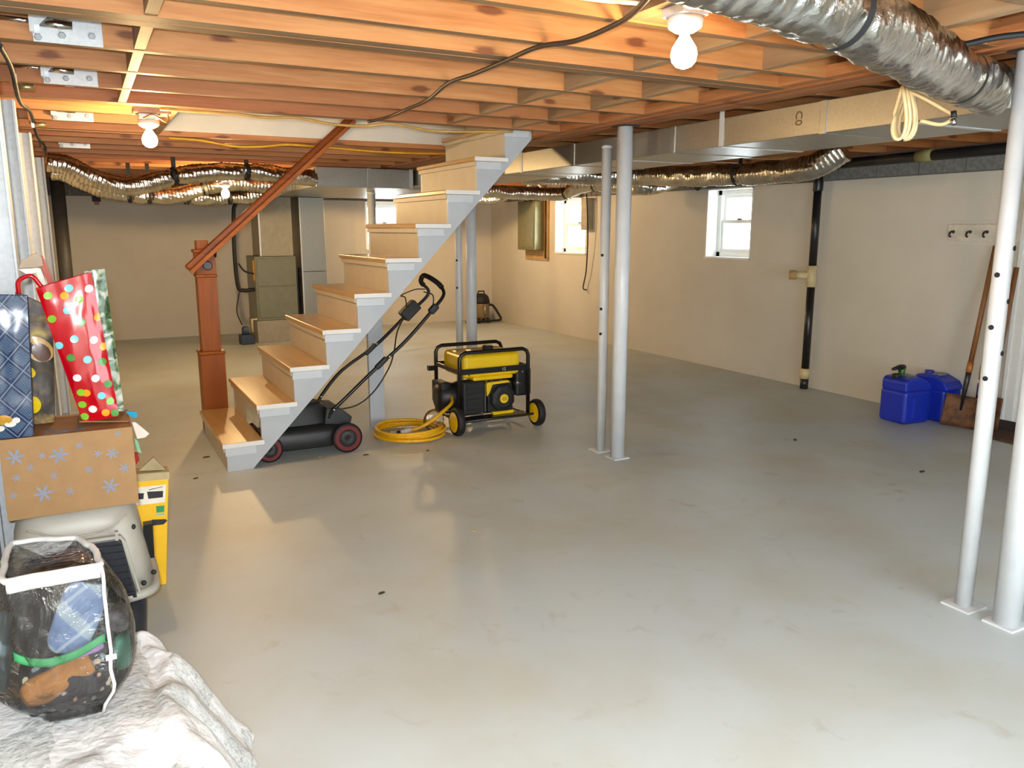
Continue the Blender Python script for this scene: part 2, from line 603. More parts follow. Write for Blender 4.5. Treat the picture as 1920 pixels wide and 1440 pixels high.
joist(XL, 3.0, 2.905, 0.07); joist(XL, 3.0, 2.985, 0.07)           # the trebled joist
joist(3.2, XR + 0.06, 2.95)
joist(XL, 3.0, WY0 - 0.02, 0.038, name='header_joist'); joist(XL, 3.0, WY1 + 0.02, 0.038, name='header_joist')
# trimmer at the head end of the opening
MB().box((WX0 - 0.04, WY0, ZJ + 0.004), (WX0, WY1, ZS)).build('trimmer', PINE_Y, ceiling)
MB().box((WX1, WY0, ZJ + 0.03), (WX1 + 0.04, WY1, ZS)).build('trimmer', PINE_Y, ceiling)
# rows of blocking between the joists
ys = sorted([(y - JT / 2, y + JT / 2) for y in JY if y < YF] + [(2.87, 3.02), (WY0 - 0.04, WY0), (WY1, WY1 + 0.04)])
for bx, lim in ((0.235, (-1, 4.85)), (2.10, (-1, 4.85)), (2.56, (1.0, 4.85)), (4.7, (-1, 12.3))):
    for (a0, a1), (b0, b1) in zip(ys, ys[1:]):
        if a1 < lim[0] or b0 > lim[1] or b0 - a1 < 0.04:
            continue
        if bx == 2.56 and (a1 > 3.6 and b0 < 3.95):
            continue
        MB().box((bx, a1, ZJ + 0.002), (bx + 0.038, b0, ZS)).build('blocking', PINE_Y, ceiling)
# flush girder with its ledger strip
girder = MB()
for i in range(3):
    girder.box((3.0 + i * 0.067, YN, ZJ - 0.008 - 0.002 * (i == 1)), (3.064 + i * 0.067, YF, ZS))
girder.build('girder', GIRDER, ceiling)
MB().box((2.93, YN, ZJ + 0.001), (3.0, YF, ZJ + 0.05)).build('ledger_strip', GIRDER, ceiling)
# steel cable guard plates nailed to the joists
for x, y, z in ((2.28, 2.615 - 0.021, 2.28), (2.68, 2.90 - 0.037, 2.27), (0.02, 4.835 - 0.021, 2.26), (0.23, 4.835 - 0.021, 2.27)):
    p = MB().cbox((x, y, z), (0.042, 0.004, 0.042)).build('guard_plate', GALVL, ceiling)
    MB().cbox((x, y - 0.003, z), (0.004, 0.002, 0.026)).build('slot', BLACK, p)

# ---- stairwell walls above the opening (white boards)
sw = MB()
ZW = 2.215
sw.box((WX0 - 0.01, WY1 - 0.012, ZW), (3.6, WY1, 4.6))
sw.box((WX0 - 0.01, WY0 - 0.0, ZW + 0.10), (3.6, WY0 + 0.012, 4.6))
sw.box((WX0 - 0.012, WY0, ZW), (WX0, WY1, 4.6))
sw.box((3.6, WY0, ZS + 0.03), (3.612, WY1, 4.6))
sw.box((WX0 - 0.012, WY0, 4.6), (3.612, WY1, 4.612))
tag(sw.build('wall_stairwell', DRYWALL), kind='structure')
box('floor_landing', (WX1, WY0 + 0.012, ZS + 0.03), (3.6, WY1 - 0.012, ZS + 0.05), TREAD)
bpy.data.objects['floor_landing']['kind'] = 'structure'

# ---- windows: linings, sashes, panes
def mat_pane():
    m, nt, b = nodes_of('window_glass')
    out = nt.nodes['Material Output']
    tr = nt.nodes.new('ShaderNodeBsdfTransparent'); tr.inputs[0].default_value = (0.95, 0.97, 0.97, 1)
    gl = nt.nodes.new('ShaderNodeBsdfGlossy'); gl.inputs['Roughness'].default_value = 0.02
    mx = nt.nodes.new('ShaderNodeMixShader'); mx.inputs[0].default_value = 0.06
    nt.links.new(tr.outputs[0], mx.inputs[1]); nt.links.new(gl.outputs[0], mx.inputs[2])
    nt.links.new(mx.outputs[0], out.inputs[0])
    return m
PANE = mat_pane()

def window(name, P, u0, u1, z0, z1):
    """P(u, d, z): u along the wall, d outward from the inner face"""
    def bx(mb, ua, ub, da, db, za, zb):
        a, b = P(ua, da, za), P(ub, db, zb)
        mb.box([min(p, q) for p, q in zip(a, b)], [max(p, q) for p, q in zip(a, b)])
        return mb
    lin = MB(); t = 0.016
    bx(lin, u0, u0 + t, -0.004, 0.24, z0, z1); bx(lin, u1 - t, u1, -0.004, 0.24, z0, z1)
    bx(lin, u0, u1, -0.004, 0.24, z1 - t, z1)
    w = lin.build(name, WHITE)
    tag(w, kind='structure')
    bx(MB(), u0 - 0.0, u1 + 0.0, -0.02, 0.24, z0, z0 + 0.022).build('window_sill', WHITE, w)
    fr = MB(); f = 0.05
    a0, a1, b0, b1 = u0 + t, u1 - t, z0 + 0.022, z1 - t
    bx(fr, a0, a0 + f, 0.15, 0.23, b0, b1); bx(fr, a1 - f, a1, 0.15, 0.23, b0, b1)
    bx(fr, a0, a1, 0.15, 0.23, b1 - f, b1); bx(fr, a0, a1, 0.15, 0.23, b0, b0 + f)
    fr.build('window_frame', WHITE, w)
    zm = (b0 + b1) / 2 + 0.02
    for k, (c0, c1, d0) in enumerate(((b0 + f, zm + 0.02, 0.165), (zm - 0.02, b1 - f, 0.195))):
        s = MB(); r = 0.035
        bx(s, a0 + f, a0 + f + r, d0, d0 + 0.025, c0, c1); bx(s, a1 - f - r, a1 - f, d0, d0 + 0.025, c0, c1)
        bx(s, a0 + f + r, a1 - f - r, d0, d0 + 0.025, c0, c0 + r); bx(s, a0 + f + r, a1 - f - r, d0, d0 + 0.025, c1 - r, c1)
        so = s.build('sash', WHITE, w)
        bx(MB(), a0 + f + r, a1 - f - r, d0 + 0.010, d0 + 0.014, c0 + r, c1 - r).build('pane', PANE, so)
    bx(MB(), (a0 + a1) / 2 - 0.03, (a0 + a1) / 2 + 0.03, 0.150, 0.166, zm + 0.02, zm + 0.035).build('sash_lock', DKSTEEL, w)
    return w
for i, (a, b, c, d) in enumerate(WIN_R):
    window('window_%d' % (i + 1), lambda u, dd, z: (XR + dd, u, z), a, b, c, d)
window('window_3', lambda u, dd, z: (u, YF + dd, z), *WIN_F)
# unseen sliding door behind the camera, added to light the near floor
pd = MB()
for a, b in ((1.6, 1.66), (2.67, 2.73), (3.74, 3.8)):
    pd.box((a, YN - 0.18, 0.0), (b, YN - 0.10, ZP))
pd.box((1.66, YN - 0.18, 0.0), (3.74, YN - 0.10, 0.06)).box((1.66, YN - 0.18, ZP - 0.06), (3.74, YN - 0.10, ZP))
unseen_door = tag(pd.build('unseen_door_2', WHITE), kind='structure')
for a, b in ((1.66, 2.67), (2.73, 3.74)):
    MB().box((a, YN - 0.145, 0.06), (b, YN - 0.14, ZP - 0.06)).build('pane', PANE, unseen_door)

# ---- door at the right-hand end of the painted wall
d1 = tag(box('door_1', (XR + 0.06, DOOR_R[0] + 0.03, 0.012), (XR + 0.10, DOOR_R[1] - 0.03, DOOR_R[3] - 0.03), WHITE), kind='structure')
for zc, hh in ((0.5, 0.62), (1.38, 0.80)):
    for yc in (2.81, 3.21):
        MB().cbox((XR + 0.058, yc, zc), (0.012, 0.28, hh)).build('door_panel', WHITE, d1, 0.005)
MB().sphere((XR + 0.02, 2.68, 0.95), 0.032).tube([(XR + 0.065, 2.68, 0.95), (XR + 0.02, 2.68, 0.95)], 0.012).build('door_knob', CHROME, d1)
for z in (0.25, 0.93, 1.7):
    MB().cbox((XR + 0.045, 3.425, z), (0.03, 0.03, 0.09)).build('hinge', BLACK, d1)
cs = MB()
cs.box((XR - 0.016, DOOR_R[1] - 0.01, 0), (XR + 0.004, DOOR_R[1] + 0.075, DOOR_R[3] + 0.015))
cs.box((XR - 0.026, DOOR_R[1] + 0.055, 0), (XR + 0.004, DOOR_R[1] + 0.08, DOOR_R[3] + 0.015))
cs.box((XR - 0.016, DOOR_R[0] - 0.075, 0), (XR + 0.004, DOOR_R[0] + 0.01, DOOR_R[3] + 0.015))
cs.box((XR + 0.004, DOOR_R[1] - 0.03, 0), (XR + 0.2, DOOR_R[1], DOOR_R[3])).box((XR + 0.004, DOOR_R[0], 0), (XR + 0.2, DOOR_R[0] + 0.03, DOOR_R[3]))
cs.box((XR + 0.004, DOOR_R[0], DOOR_R[3] - 0.03), (XR + 0.2, DOOR_R[1], DOOR_R[3])).box((XR + 0.12, DOOR_R[0], 0), (XR + 0.2, DOOR_R[1], DOOR_R[3]))
tag(cs.build('trim_1', WHITE), kind='structure')

# ---- steel columns, in pairs under the girder
def column(x, y, r, ztop, holes, label, group, zbase=0.0, plate=0.12):
    c = thing('steel_column', (x, y, 0), label, 'column', group)
    MB().box((x - plate / 2, y - plate / 2, 0), (x + plate / 2, y + plate / 2, 0.008)).build('base_plate', POST, c)
    MB().lathe([(r, 0.008), (r, ztop - 0.006)], 28, Matrix.Translation((x, y, 0))).build('shaft', POST, c)
    if ztop > 2.1:
        MB().box((x - r * 1.15, y - r * 1.6, ztop - 0.006), (x + r * 1.15, y + r * 1.6, ztop)).build('top_plate', DKSTEEL, c)
    else:
        MB().lathe([(r * 1.06, 0), (r * 1.06, 0.012), (r * 0.7, 0.02)], 24, Matrix.Translation((x, y, ztop - 0.008))).build('cap', POST, c)
    for z, side in holes:
        a = R(side)
        d = Vector((math.cos(a), math.sin(a), 0))
        p = Vector((x, y, z))
        MB().tube([p + d * (r - 0.003), p + d * (r + 0.003)], 0.010, 10).build('adjuster_hole', BLACK, c)
    return c
zg = ZJ - 0.010
def holes(z0, n, s0):
    return [(z0 + 0.1 * k, s0 + (0 if k % 2 == 0 else 95)) for k in range(n)]
column(3.09, 1.655, 0.049, zg, [], 'thicker white steel column at the right edge, nearest the camera', 'steel columns')
column(3.09, 1.83, 0.033, zg, holes(0.96, 6, 185), 'thinner white steel column with adjusting holes at the right edge, nearest the camera', 'steel columns')
column(3.10, 4.30, 0.049, zg, [], 'thicker white steel column in mid room, right of the pair with a silver duct behind', 'steel columns')
column(3.10, 4.50, 0.033, 2.06, [(0.83, 205), (1.0, 205), (1.36, 205)], 'thinner white steel column in mid room with a rounded top stopping short of the girder', 'steel columns')
column(3.10, 6.62, 0.049, zg, [], 'thicker grey-white steel column rising behind the yellow generator', 'steel columns')
column(3.05, 6.78, 0.033, zg, [(1.0, 215), (1.25, 215)], 'thinner grey-white steel column beside the one behind the generator', 'steel columns')
column(3.10, 9.4, 0.049, 1.955, [], 'distant steel column seen past the stair treads before the far window', 'steel columns')
# ------------------------------------------------------------------ sheet-metal ducts
trunk = thing('trunk_duct', (3.59, 5.0, 1.995), 'long rectangular galvanised trunk duct hung beside the girder', 'duct')
TX0, TX1, TZ0, TZ1 = 3.28, 3.92, 1.995, 2.152
cuts = [0.2, 1.75, 2.9, 4.05, 5.2, 6.35, 7.5, 8.6]
for a, b in zip(cuts, cuts[1:]):
    MB().box((TX0, a + 0.004, TZ0), (TX1, b - 0.004, TZ1)).build('duct_section', GALV, trunk, 0.004)
for i, c in enumerate(cuts[1:-1]):
    MB().box((TX0 - 0.006, c - 0.02, TZ0 - 0.004), (TX1 + 0.006, c + 0.02, TZ1)).build('drive_cleat', GALV, trunk, 0.002)
for y in (2.42, 3.62, 4.62, 6.0):
    MB().box((TX0 - 0.004, y - 0.018, TZ0 - 0.003), (TX0 - 0.001, y + 0.018, ZJ + 0.08)).box((TX0 - 0.004, y - 0.018, TZ0 - 0.004), (TX1, y + 0.018, TZ0 - 0.001)).build('hanger_strap', GALVL, trunk)
Mt = Matrix.Translation((TX0 - 0.0012, 3.06, 2.085)) @ Matrix.Rotation(R(-90), 4, 'Z') @ Matrix.Rotation(R(90), 4, 'X') @ Matrix.Rotation(R(-90), 4, 'Z')
text_mesh('C0', 0.062, Mt, 0.0006).build('stencilled_letters', plain('brown_stencil_ink', (110, 78, 46), 0.7), trunk)

ple = thing('plenum_duct', (2.9, 9.8, 1.965), 'wide galvanised supply duct crossing above the furnace, behind the stairs', 'duct')
MB().box((2.19, 8.42, 1.965), (3.24, 11.4, 2.165)).build('duct_section', GALV, ple, 0.004)
MB().box((3.244, 8.62, 1.965), (4.2, 11.4, 2.165)).build('duct_section', GALV, ple, 0.004)
MB().box((2.74, 8.41, 1.958), (2.78, 8.419, 2.168)).build('drive_cleat', GALV, ple)
MB().box((3.215, 8.405, 1.960), (3.25, 8.419, 2.168)).build('end_flange', GALVL, ple)

furn = thing('furnace', (2.31, 11.5, 0), 'grey-green furnace cabinet on a pale base, against the far wall', 'furnace')
FGREEN = plain('grey_green_enamel', (120, 122, 104), 0.4, 0, 0.05)
FPALE = plain('pale_grey_enamel', (158, 152, 136), 0.5, 0, 0.05)
MB().box((2.02, 11.2, 0), (2.58, 11.8, 0.30)).build('base', FPALE, furn, 0.006)
MB().box((2.03, 11.2, 0.303), (2.585, 11.8, 1.17)).build('cabinet', FGREEN, furn, 0.008)
MB().box((2.06, 11.19, 0.34), (2.565, 11.2, 0.76)).build('access_panel', FGREEN, furn, 0.004)
MB().box((2.06, 11.19, 0.77), (2.565, 11.2, 1.14)).build('access_panel', FGREEN, furn, 0.004)
MB().box((2.014, 11.22, 0.85), (2.03, 11.30, 1.12)).build('warning_label', plain('yellow_label', (206, 150, 50), 0.6), furn)
MB().box((2.12, 11.22, 1.172), (2.56, 11.76, 1.96)).build('coil_box', FPALE, furn, 0.006)
MB().box((2.115, 11.212, 1.172), (2.135, 11.22, 1.96)).build('corner_strip', GALVL, furn)
ret = thing('return_duct', (2.84, 11.5, 0), 'upright galvanised return duct standing right of the furnace', 'duct')
MB().box((2.68, 11.25, 0), (3.02, 11.75, 0.95)).build('duct_section', GALV, ret, 0.004)
MB().box((2.68, 11.25, 0.955), (3.02, 11.75, 1.96)).build('duct_section', GALV, ret, 0.004)
MB().box((2.672, 11.243, 0), (2.69, 11.25, 1.955)).build('corner_strip', GALVL, ret)
tag(MB().box((2.60, 11.45, 0), (2.665, 11.7, 1.0)).build('dark_gap_strip', plain('gap_shade_grey', (86, 82, 84), 0.5), bevel=0.004), 'narrow dark strip filling the shaded gap between furnace and return duct', 'gap strip')  # dark slab standing in for the shaded gap beside the furnace
tag(MB().tube(smooth_path([(1.95, 11.25, 1.95), (1.84, 11.25, 1.85), (1.81, 11.25, 1.70), (1.79, 11.25, 1.2), (1.81, 11.25, 0.78), (1.88, 11.25, 0.72), (2.02, 11.25, 0.73)]), 0.026, 10).build('refrigerant_line', BLACK), 'black insulated line curving down to the furnace side', 'pipe')
tag(MB().tube(smooth_path([(2.02, 11.22, 0.94), (1.9, 11.22, 0.98), (1.83, 11.22, 1.08)]), 0.012, 8).build('condensate_line', BLACK), 'thin black line joining furnace to the insulated line', 'pipe')
tag(MB().tube(smooth_path([(1.81, 11.2, 0.70), (1.765, 11.2, 0.45), (1.82, 11.2, 0.26)]), 0.008, 8).build('pump_tube', BLACK), 'thin black tube dropping to the blue condensate pump', 'tube')
tag(MB().tube([(2.02, 11.18, 0.33), (1.95, 11.18, 0.33), (1.95, 11.18, 0.16)], 0.016, 10).build('drain_pipe', CREAMPVC), 'short cream drain pipe elbow at the furnace base', 'pipe')
pump = thing('condensate_pump', (1.87, 11.2, 0), 'small dark blue condensate pump on floor left of furnace', 'pump')
MB().box((1.78, 11.1, 0.0), (1.96, 11.3, 0.13)).build('tank', plain('navy_plastic', (44, 58, 84), 0.5), pump, 0.012)
MB().lathe([(0.05, 0.13), (0.05, 0.22), (0.03, 0.24)], 16, Matrix.Translation((1.86, 11.2, 0))).build('motor', plain('slate_blue_plastic', (66, 84, 112), 0.4), pump)

# ------------------------------------------------------------------ flexible foil ducts
def foil_duct(name, pts, r, label, straps=(), hang=None, ribs=0.036, seed=0, step=0.009, amp=0.06):
    path = resample(smooth_path(pts, 12), step)
    n = len(path)
    rnd = random.Random(seed)
    per = max(2, int(ribs / step))
    sp = [min(n - 1, int(s * n)) for s in straps]
    def rad(i, a):
        ph = (i % per) / per
        q = r * (1 - amp + amp * abs(math.sin(math.pi * ph)))
        p = path[i]
        q += 0.013 * mnoise.noise(Vector((p.x * 7 + math.cos(a) * 1.3, p.y * 7 + math.sin(a) * 1.3, p.z * 7 + seed)))
        q += 0.006 * mnoise.noise(Vector((p.x * 28 + math.cos(a) * 4, p.y * 28 + math.sin(a) * 4, seed)))
        for s in sp:
            q -= 0.022 * math.exp(-((i - s) * step / 0.045) ** 2)
        return q
    mb = MB().tube(path, rad, 36)
    ctr = sum((p for p in path), Vector()) / n
    root = thing(name, (ctr.x, ctr.y, min(p.z for p in path) - r), label, 'duct', 'flexible foil ducts')
    mb.build('foil_sleeve', FOIL, root)
    for s in sp:
        a, b = path[max(0, s - 1)], path[min(n - 1, s + 1)]
        d = (b - a).normalized()
        mid = path[s]
        MB().tube([mid - d * 0.016, mid + d * 0.016], r * 0.995, 30, cap=False).build('black_strap', BLACK, root)
        top = mid.z + r
        if top < ZJ + 0.02:
            MB().box((mid.x - 0.02, mid.y - 0.002, mid.z + r * 0.9), (mid.x + 0.02, mid.y + 0.002, ZJ + 0.06)).build('hanger_tail', BLACK, root)
    return root
foil_duct('flexible_duct', [(1.02, 1.40, 2.10), (1.24, 1.43, 2.09), (1.44, 1.455, 2.08), (1.66, 1.49, 2.068), (1.90, 1.56, 2.066), (2.25, 1.70, 2.07), (2.84, 1.915, 2.07), (3.14, 2.01, 2.072), (3.275, 2.07, 2.075)], 0.093,
          'large silver foil duct sagging below the joists at upper right', (0.30, 0.80), seed=3, ribs=0.06, amp=0.035)
foil_duct('flexible_duct', [(-0.20, 8.2, 2.10), (-0.06, 8.2, 2.08), (0.10, 8.2, 2.0), (0.27, 8.2, 1.935), (0.47, 8.2, 1.92), (0.70, 8.2, 1.975), (0.83, 8.2, 2.015), (1.16, 8.2, 2.06), (1.56, 8.2, 2.075), (1.86, 8.25, 2.05), (2.18, 8.5, 2.05)], 0.085,
          'front silver foil duct drooping from the left wall toward the stairs', (0.42, 0.68), seed=5)
foil_duct('flexible_duct', [(-0.2, 9.3, 2.09), (-0.066, 9.3, 2.07), (0.226, 9.3, 1.93), (0.567, 9.3, 1.875), (0.927, 9.3, 1.89), (1.308, 9.3, 1.99), (1.587, 9.3, 2.03), (1.90, 9.3, 2.0), (2.18, 9.35, 2.05)], 0.085,
          'rear silver foil duct hanging lower behind the front one at left', (0.30, 0.37, 0.60), seed=8)
foil_duct('flexible_duct', [(0.95, 9.75, 1.90), (1.20, 9.85, 1.875), (1.5, 9.9, 1.885), (1.95, 9.9, 1.93), (2.18, 9.9, 2.03)], 0.08,
          'short silver foil duct just under the far ceiling bulb', (0.12, 0.5), seed=11)
foil_duct('flexible_duct', [(4.02, 7.35, 2.075), (4.5, 7.1, 2.07), (5.0, 6.7, 2.055), (5.02, 6.2, 2.03), (5.0, 5.72, 2.0), (5.0, 5.2, 1.985), (5.0, 4.9, 1.985), (5.02, 4.62, 1.99), (5.05, 4.44, 2.03), (5.10, 4.30, 2.12)], 0.095,
          'shiny foil duct along the ceiling above the nearer window', (0.72,), seed=14)
foil_duct('flexible_duct', [(4.22, 9.6, 2.06), (4.8, 9.2, 1.99), (5.35, 8.77, 1.965), (5.35, 8.35, 2.035), (5.35, 7.95, 2.04), (5.35, 7.33, 1.985), (5.5, 7.15, 1.98), (5.75, 7.2, 2.03), (5.95, 7.3, 2.07)], 0.085,
          'foil duct hanging left of the mid-room columns near the farther window', (0.42, 0.62), seed=17)
foil_duct('flexible_duct', [(4.28, 10.9, 2.05), (4.7, 10.9, 1.97), (5.15, 10.75, 1.955), (5.4, 10.6, 1.97), (5.6, 10.5, 2.06)], 0.075,
          'dim foil duct in the far right corner above the electrical panel', (0.35, 0.6), seed=21)
# round take-off pipe and dark corner duct on the left wall
tag(MB().tube([(-0.20, 11.0, 0.0), (-0.19, 11.0, 2.12)], 0.075, 18).build('corner_stack_pipe', plain('dull_grey_steel', (96, 94, 88), 0.5, 0.4)), 'dull grey round pipe standing in the far left corner', 'pipe')
sen = thing('hanging_bracket', (0.22, 11.81, 1.86), 'small dark hook bracket hanging over the far wall at left', 'bracket')
MB().box((0.19, 11.79, 1.93), (0.25, 11.83, 2.18)).build('arm', BLACK, sen)
MB().box((0.17, 11.77, 1.88), (0.27, 11.85, 1.95)).build('head', BLACK, sen)
MB().box((0.19, 11.78, 1.84), (0.25, 11.84, 1.88)).build('tip', plain('brick_red_plastic', (150, 84, 60), 0.5), sen)

# ------------------------------------------------------------------ steel wall braces on the left wall
def brace(yj, k, label, grp):
    yb = yj - 0.075
    b = thing('wall_brace_beam', (XL + 0.08, yb, 0), label, 'steel beam', grp)
    x0, x1, zt = XL, -0.205, 2.09
    MB().box((x0, yb - 0.05, 0), (x0 + 0.010, yb + 0.05, zt)).build('rear_flange', GALVB, b)
    MB().box((x1 - 0.010, yb - 0.05, 0), (x1, yb + 0.05, zt)).build('front_flange', GALVB, b, 0.002)
    MB().box((x0 + 0.010, yb - 0.004, 0), (x1 - 0.010, yb + 0.004, zt)).build('web', GALVB, b)
    MB().box((x0, yb - 0.08, 0), (x1 + 0.06, yb + 0.05, 0.010)).build('foot_plate', GALVB, b)
    return b
def bracket(yj, label, grp):
    f = yj - 0.0195
    br = thing('joist_bracket', (0.02, f, ZJ), label, 'bracket', grp)
    pl = MB().box((-0.085, f - 0.007, ZJ - 0.002), (0.135, f - 0.0005, ZJ + 0.086)).build('plate', GALVL, br, 0.001)
    MB().prism([(-0.085, ZJ + 0.045), (-0.078, ZJ + 0.09), (-0.02, ZJ + 0.09), (-0.062, ZJ + 0.045)], 1, f - 0.055, f - 0.007).build('gusset', GALVL, br)
    MB().box((-0.092, f - 0.06, ZJ + 0.02), (-0.080, f - 0.007, ZJ + 0.094)).build('end_plate', GALVL, br)
    MB().tube([(-0.195, f - 0.036, ZJ + 0.060), (-0.05, f - 0.036, ZJ + 0.058)], 0.009, 12).build('threaded_rod', CHROME, br)
    MB().tube([(-0.06, f - 0.036, ZJ + 0.058), (0.04, f - 0.036, ZJ + 0.054)], 0.016, 16).build('sleeve', CHROME, br)
    MB().box((-0.21, f - 0.08, ZJ - 0.03), (-0.195, f + 0.01, ZJ + 0.10)).build('thrust_plate', plain('raw_pine_block', (170, 120, 70), 0.7), br)
    for x, z in ((-0.07, 0.012), (0.005, 0.025), (0.10, 0.032)):
        h = MB().lathe([(0.013, 0), (0.013, 0.008), (0.010, 0.010)], 6, Matrix.Translation((x, f - 0.007, ZJ + z)) @ Matrix.Rotation(R(90), 4, 'X'), smooth=False)
        h.build('bolt', plain('zinc_bolt', (176, 182, 186), 0.3, 0.3, 0.1), br)
    return br
where = ['nearest the camera', 'second from the camera', 'third from the camera', 'farthest, by the foil ducts']
bwhere = ['nearest the camera', 'second nearest the camera', 'third, left of the bulb', 'farthest, above foil ducts']
for k, yj in enumerate((3.44, 4.37, 5.765, 7.625)):
    brace(yj, k, 'galvanised steel I-beam bracing the left wall, ' + where[k], 'wall braces')
    bracket(yj, 'bright zinc bracket bolted to a joist at left, ' + bwhere[k], 'joist brackets')
# cables along the top of the left wall
tag(MB().tube(smooth_path([(-0.185, 3.3, 2.14), (-0.18, 3.8, 2.145), (-0.19, 4.4, 2.10), (-0.18, 5.2, 2.15), (-0.19, 6.2, 2.12), (-0.18, 7.2, 2.15), (-0.2, 8.1, 2.15)]), 0.009, 8).build('wall_cable', BLACK), 'dark cable clipped along the top of the left wall braces', 'cable')
for x, y in ((-0.15, 4.30), (-0.15, 5.72)):
    c = thing('cable_clamp', (x, y - 0.14, 2.12), 'small brass-coloured clamp on the cable, ' + ('nearer' if y < 5 else 'farther') + ' of the two on the left wall', 'clamp', 'cable clamps')
    MB().tube([(x - 0.03, y - 0.14, 2.13), (x + 0.03, y - 0.14, 2.13)], 0.015, 10).build('barrel', plain('brass', (190, 170, 120), 0.3, 0.8), c)
    MB().box((x - 0.045, y - 0.155, 2.11), (x - 0.03, y - 0.125, 2.18)).build('tab', GALVL, c)

# ------------------------------------------------------------------ wiring and bulbs
def cable(name, pts, r, mat, label):
    return tag(MB().tube(smooth_path(pts), r, 8).build(name, mat), label, 'cable')
zc = ZJ - 0.011
cable('power_cable', [(1.43, 1.86, zc), (1.524, 2.084, zc), (1.553, 2.234, zc - 0.004), (1.554, 2.456, zc - 0.006), (1.502, 2.622, zc), (1.508, 2.879, zc), (1.515, 3.181, zc), (1.507, 3.44, zc), (1.605, 3.935, zc), (1.606, 4.244, zc - 0.006), (1.635, 4.583, zc), (1.60, 4.86, zc)], 0.009, plain('dark_brown_cable', (62, 46, 36), 0.5), 'dark cable running diagonally across the joists from the near bulb')
ROMEX = plain('cream_cable', (202, 158, 84), 0.5)
cable('house_cable', [(0.44, 4.885, zc), (0.80, 4.88, zc), (1.0, 4.89, zc - 0.008), (1.17, 4.885, zc), (1.40, 4.91, zc - 0.020), (1.60, 4.91, zc - 0.018), (1.75, 4.88, zc), (2.0, 4.91, zc - 0.02), (2.2, 4.90, zc - 0.02), (2.6, 4.88, zc)], 0.008, ROMEX, 'cream cable stapled along the near edge of the stair opening')
cable('house_cable', [(0.62, 6.41, zc + 0.004), (0.84, 6.43, zc), (1.06, 6.43, zc - 0.03), (1.26, 6.43, zc - 0.025), (1.47, 6.43, zc), (1.76, 6.43, zc - 0.006), (2.16, 6.43, zc - 0.02), (2.49, 6.43, zc - 0.02), (2.83, 6.43, zc - 0.01)], 0.009, plain('bright_yellow_cable', (226, 176, 40), 0.45), 'yellow cable sagging below the far edge of the stair opening')
cable('house_cable', [(0.95, 2.12, 2.22), (1.15, 2.1, 2.205), (1.35, 2.13, 2.20), (1.6, 2.14, 2.215), (1.8, 2.16, 2.24)], 0.008, plain('white_cable', (226, 206, 170), 0.5), 'pale cable looping between joists at top centre')
cable('house_cable', [(3.3, 1.3, 2.168), (3.6, 1.7, 2.168), (4.0, 1.95, 2.168), (4.4, 1.9, 2.16), (4.8, 1.7, 2.165)], 0.008, plain('grey_cable', (150, 140, 124), 0.5), 'grey cable crossing under the joists at the top right corner')
tag(MB().tube(smooth_path([(2.66, 1.80, 2.135), (2.80, 1.72, 2.165), (3.0, 1.55, 2.168), (3.3, 1.30, 2.16)]), 0.010, 8).build('strap_tail', BLACK), 'black strap tail rising from the large foil duct to the joists', 'strap')

def mat_bulb(name, k):
    m, nt, b = nodes_of(name)
    b.inputs['Emission Color'].default_value = BULB_COL + (1,)
    b.inputs['Emission Strength'].default_value = BULB * k
    b.inputs['Base Color'].default_value = (1, 0.9, 0.7, 1)
    return m
LIT = mat_bulb('lit_bulb', 1.7)
LIT_STRONG = mat_bulb('lit_high_watt_bulb', 3.2)
LIT_DIM = mat_bulb('lit_low_watt_bulb', 0.42)
PORC = plain('white_porcelain', (232, 226, 212), 0.3)
def bulb(x, y, ztop, label, cage=False, drop=0.0, lit=None):
    """porcelain lampholder under a joist with a bare bulb"""
    t = thing('ceiling_bulb', (x, y, ztop - 0.16 - drop), label, 'light bulb', 'bare ceiling bulbs')
    if drop:
        MB().tube([(x, y, ztop), (x, y, ztop - drop)], 0.008, 8).build('drop_rod', DKSTEEL, t)
    z = ztop - drop
    MB().box((x - 0.05, y - 0.05, z - 0.03), (x + 0.05, y + 0.05, z)).build('junction_box', GALVL, t, 0.004)
    MB().lathe([(0.052, 0), (0.055, -0.012), (0.05, -0.03), (0.03, -0.042)], 24, Matrix.Translation((x, y, z - 0.030))).build('lampholder', PORC, t)
    MB().lathe([(0.014, 0), (0.015, -0.012), (0.024, -0.026), (0.036, -0.045), (0.040, -0.064), (0.036, -0.084), (0.024, -0.098), (0.008, -0.104)], 24, Matrix.Translation((x, y, z - 0.072))).build('glass_bulb', lit or LIT, t)
    if cage:
        MB().tube(smooth_path([(x - 0.03, y - 0.055, z - 0.03), (x + 0.02, y - 0.07, z - 0.01), (x + 0.09, y - 0.05, z - 0.04), (x + 0.10, y - 0.05, z + 0.01)]), 0.005, 6).build('wire_loop', plain('brass_wire', (150, 110, 60), 0.4, 0.6), t)
    return t
bulb(1.665, 2.02, 2.186, 'bare lit bulb in a porcelain holder near the camera, beside the large foil duct', lit=LIT_DIM)
bulb(0.385, 4.985, 2.15, 'bare lit bulb in a porcelain holder at the left end of the stair opening', True)
bulb(1.36, 8.86, 2.165, 'bare lit bulb far back under the foil ducts above the newel post', False, 0.14, LIT_STRONG)
bulb(4.6, 10.3, 2.165, 'bare lit bulb at far right, hidden behind the trunk duct', False, 0.0, LIT_STRONG)
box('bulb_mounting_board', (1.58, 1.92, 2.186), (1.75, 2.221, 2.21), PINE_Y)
tag(bpy.data.objects['bulb_mounting_board'], 'short pine board between joists holding the near bulb', 'board')
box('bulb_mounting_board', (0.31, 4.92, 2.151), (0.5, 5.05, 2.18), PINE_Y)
tag(bpy.data.objects['bulb_mounting_board.001'], 'short pine board holding the bulb by the stair opening', 'board')

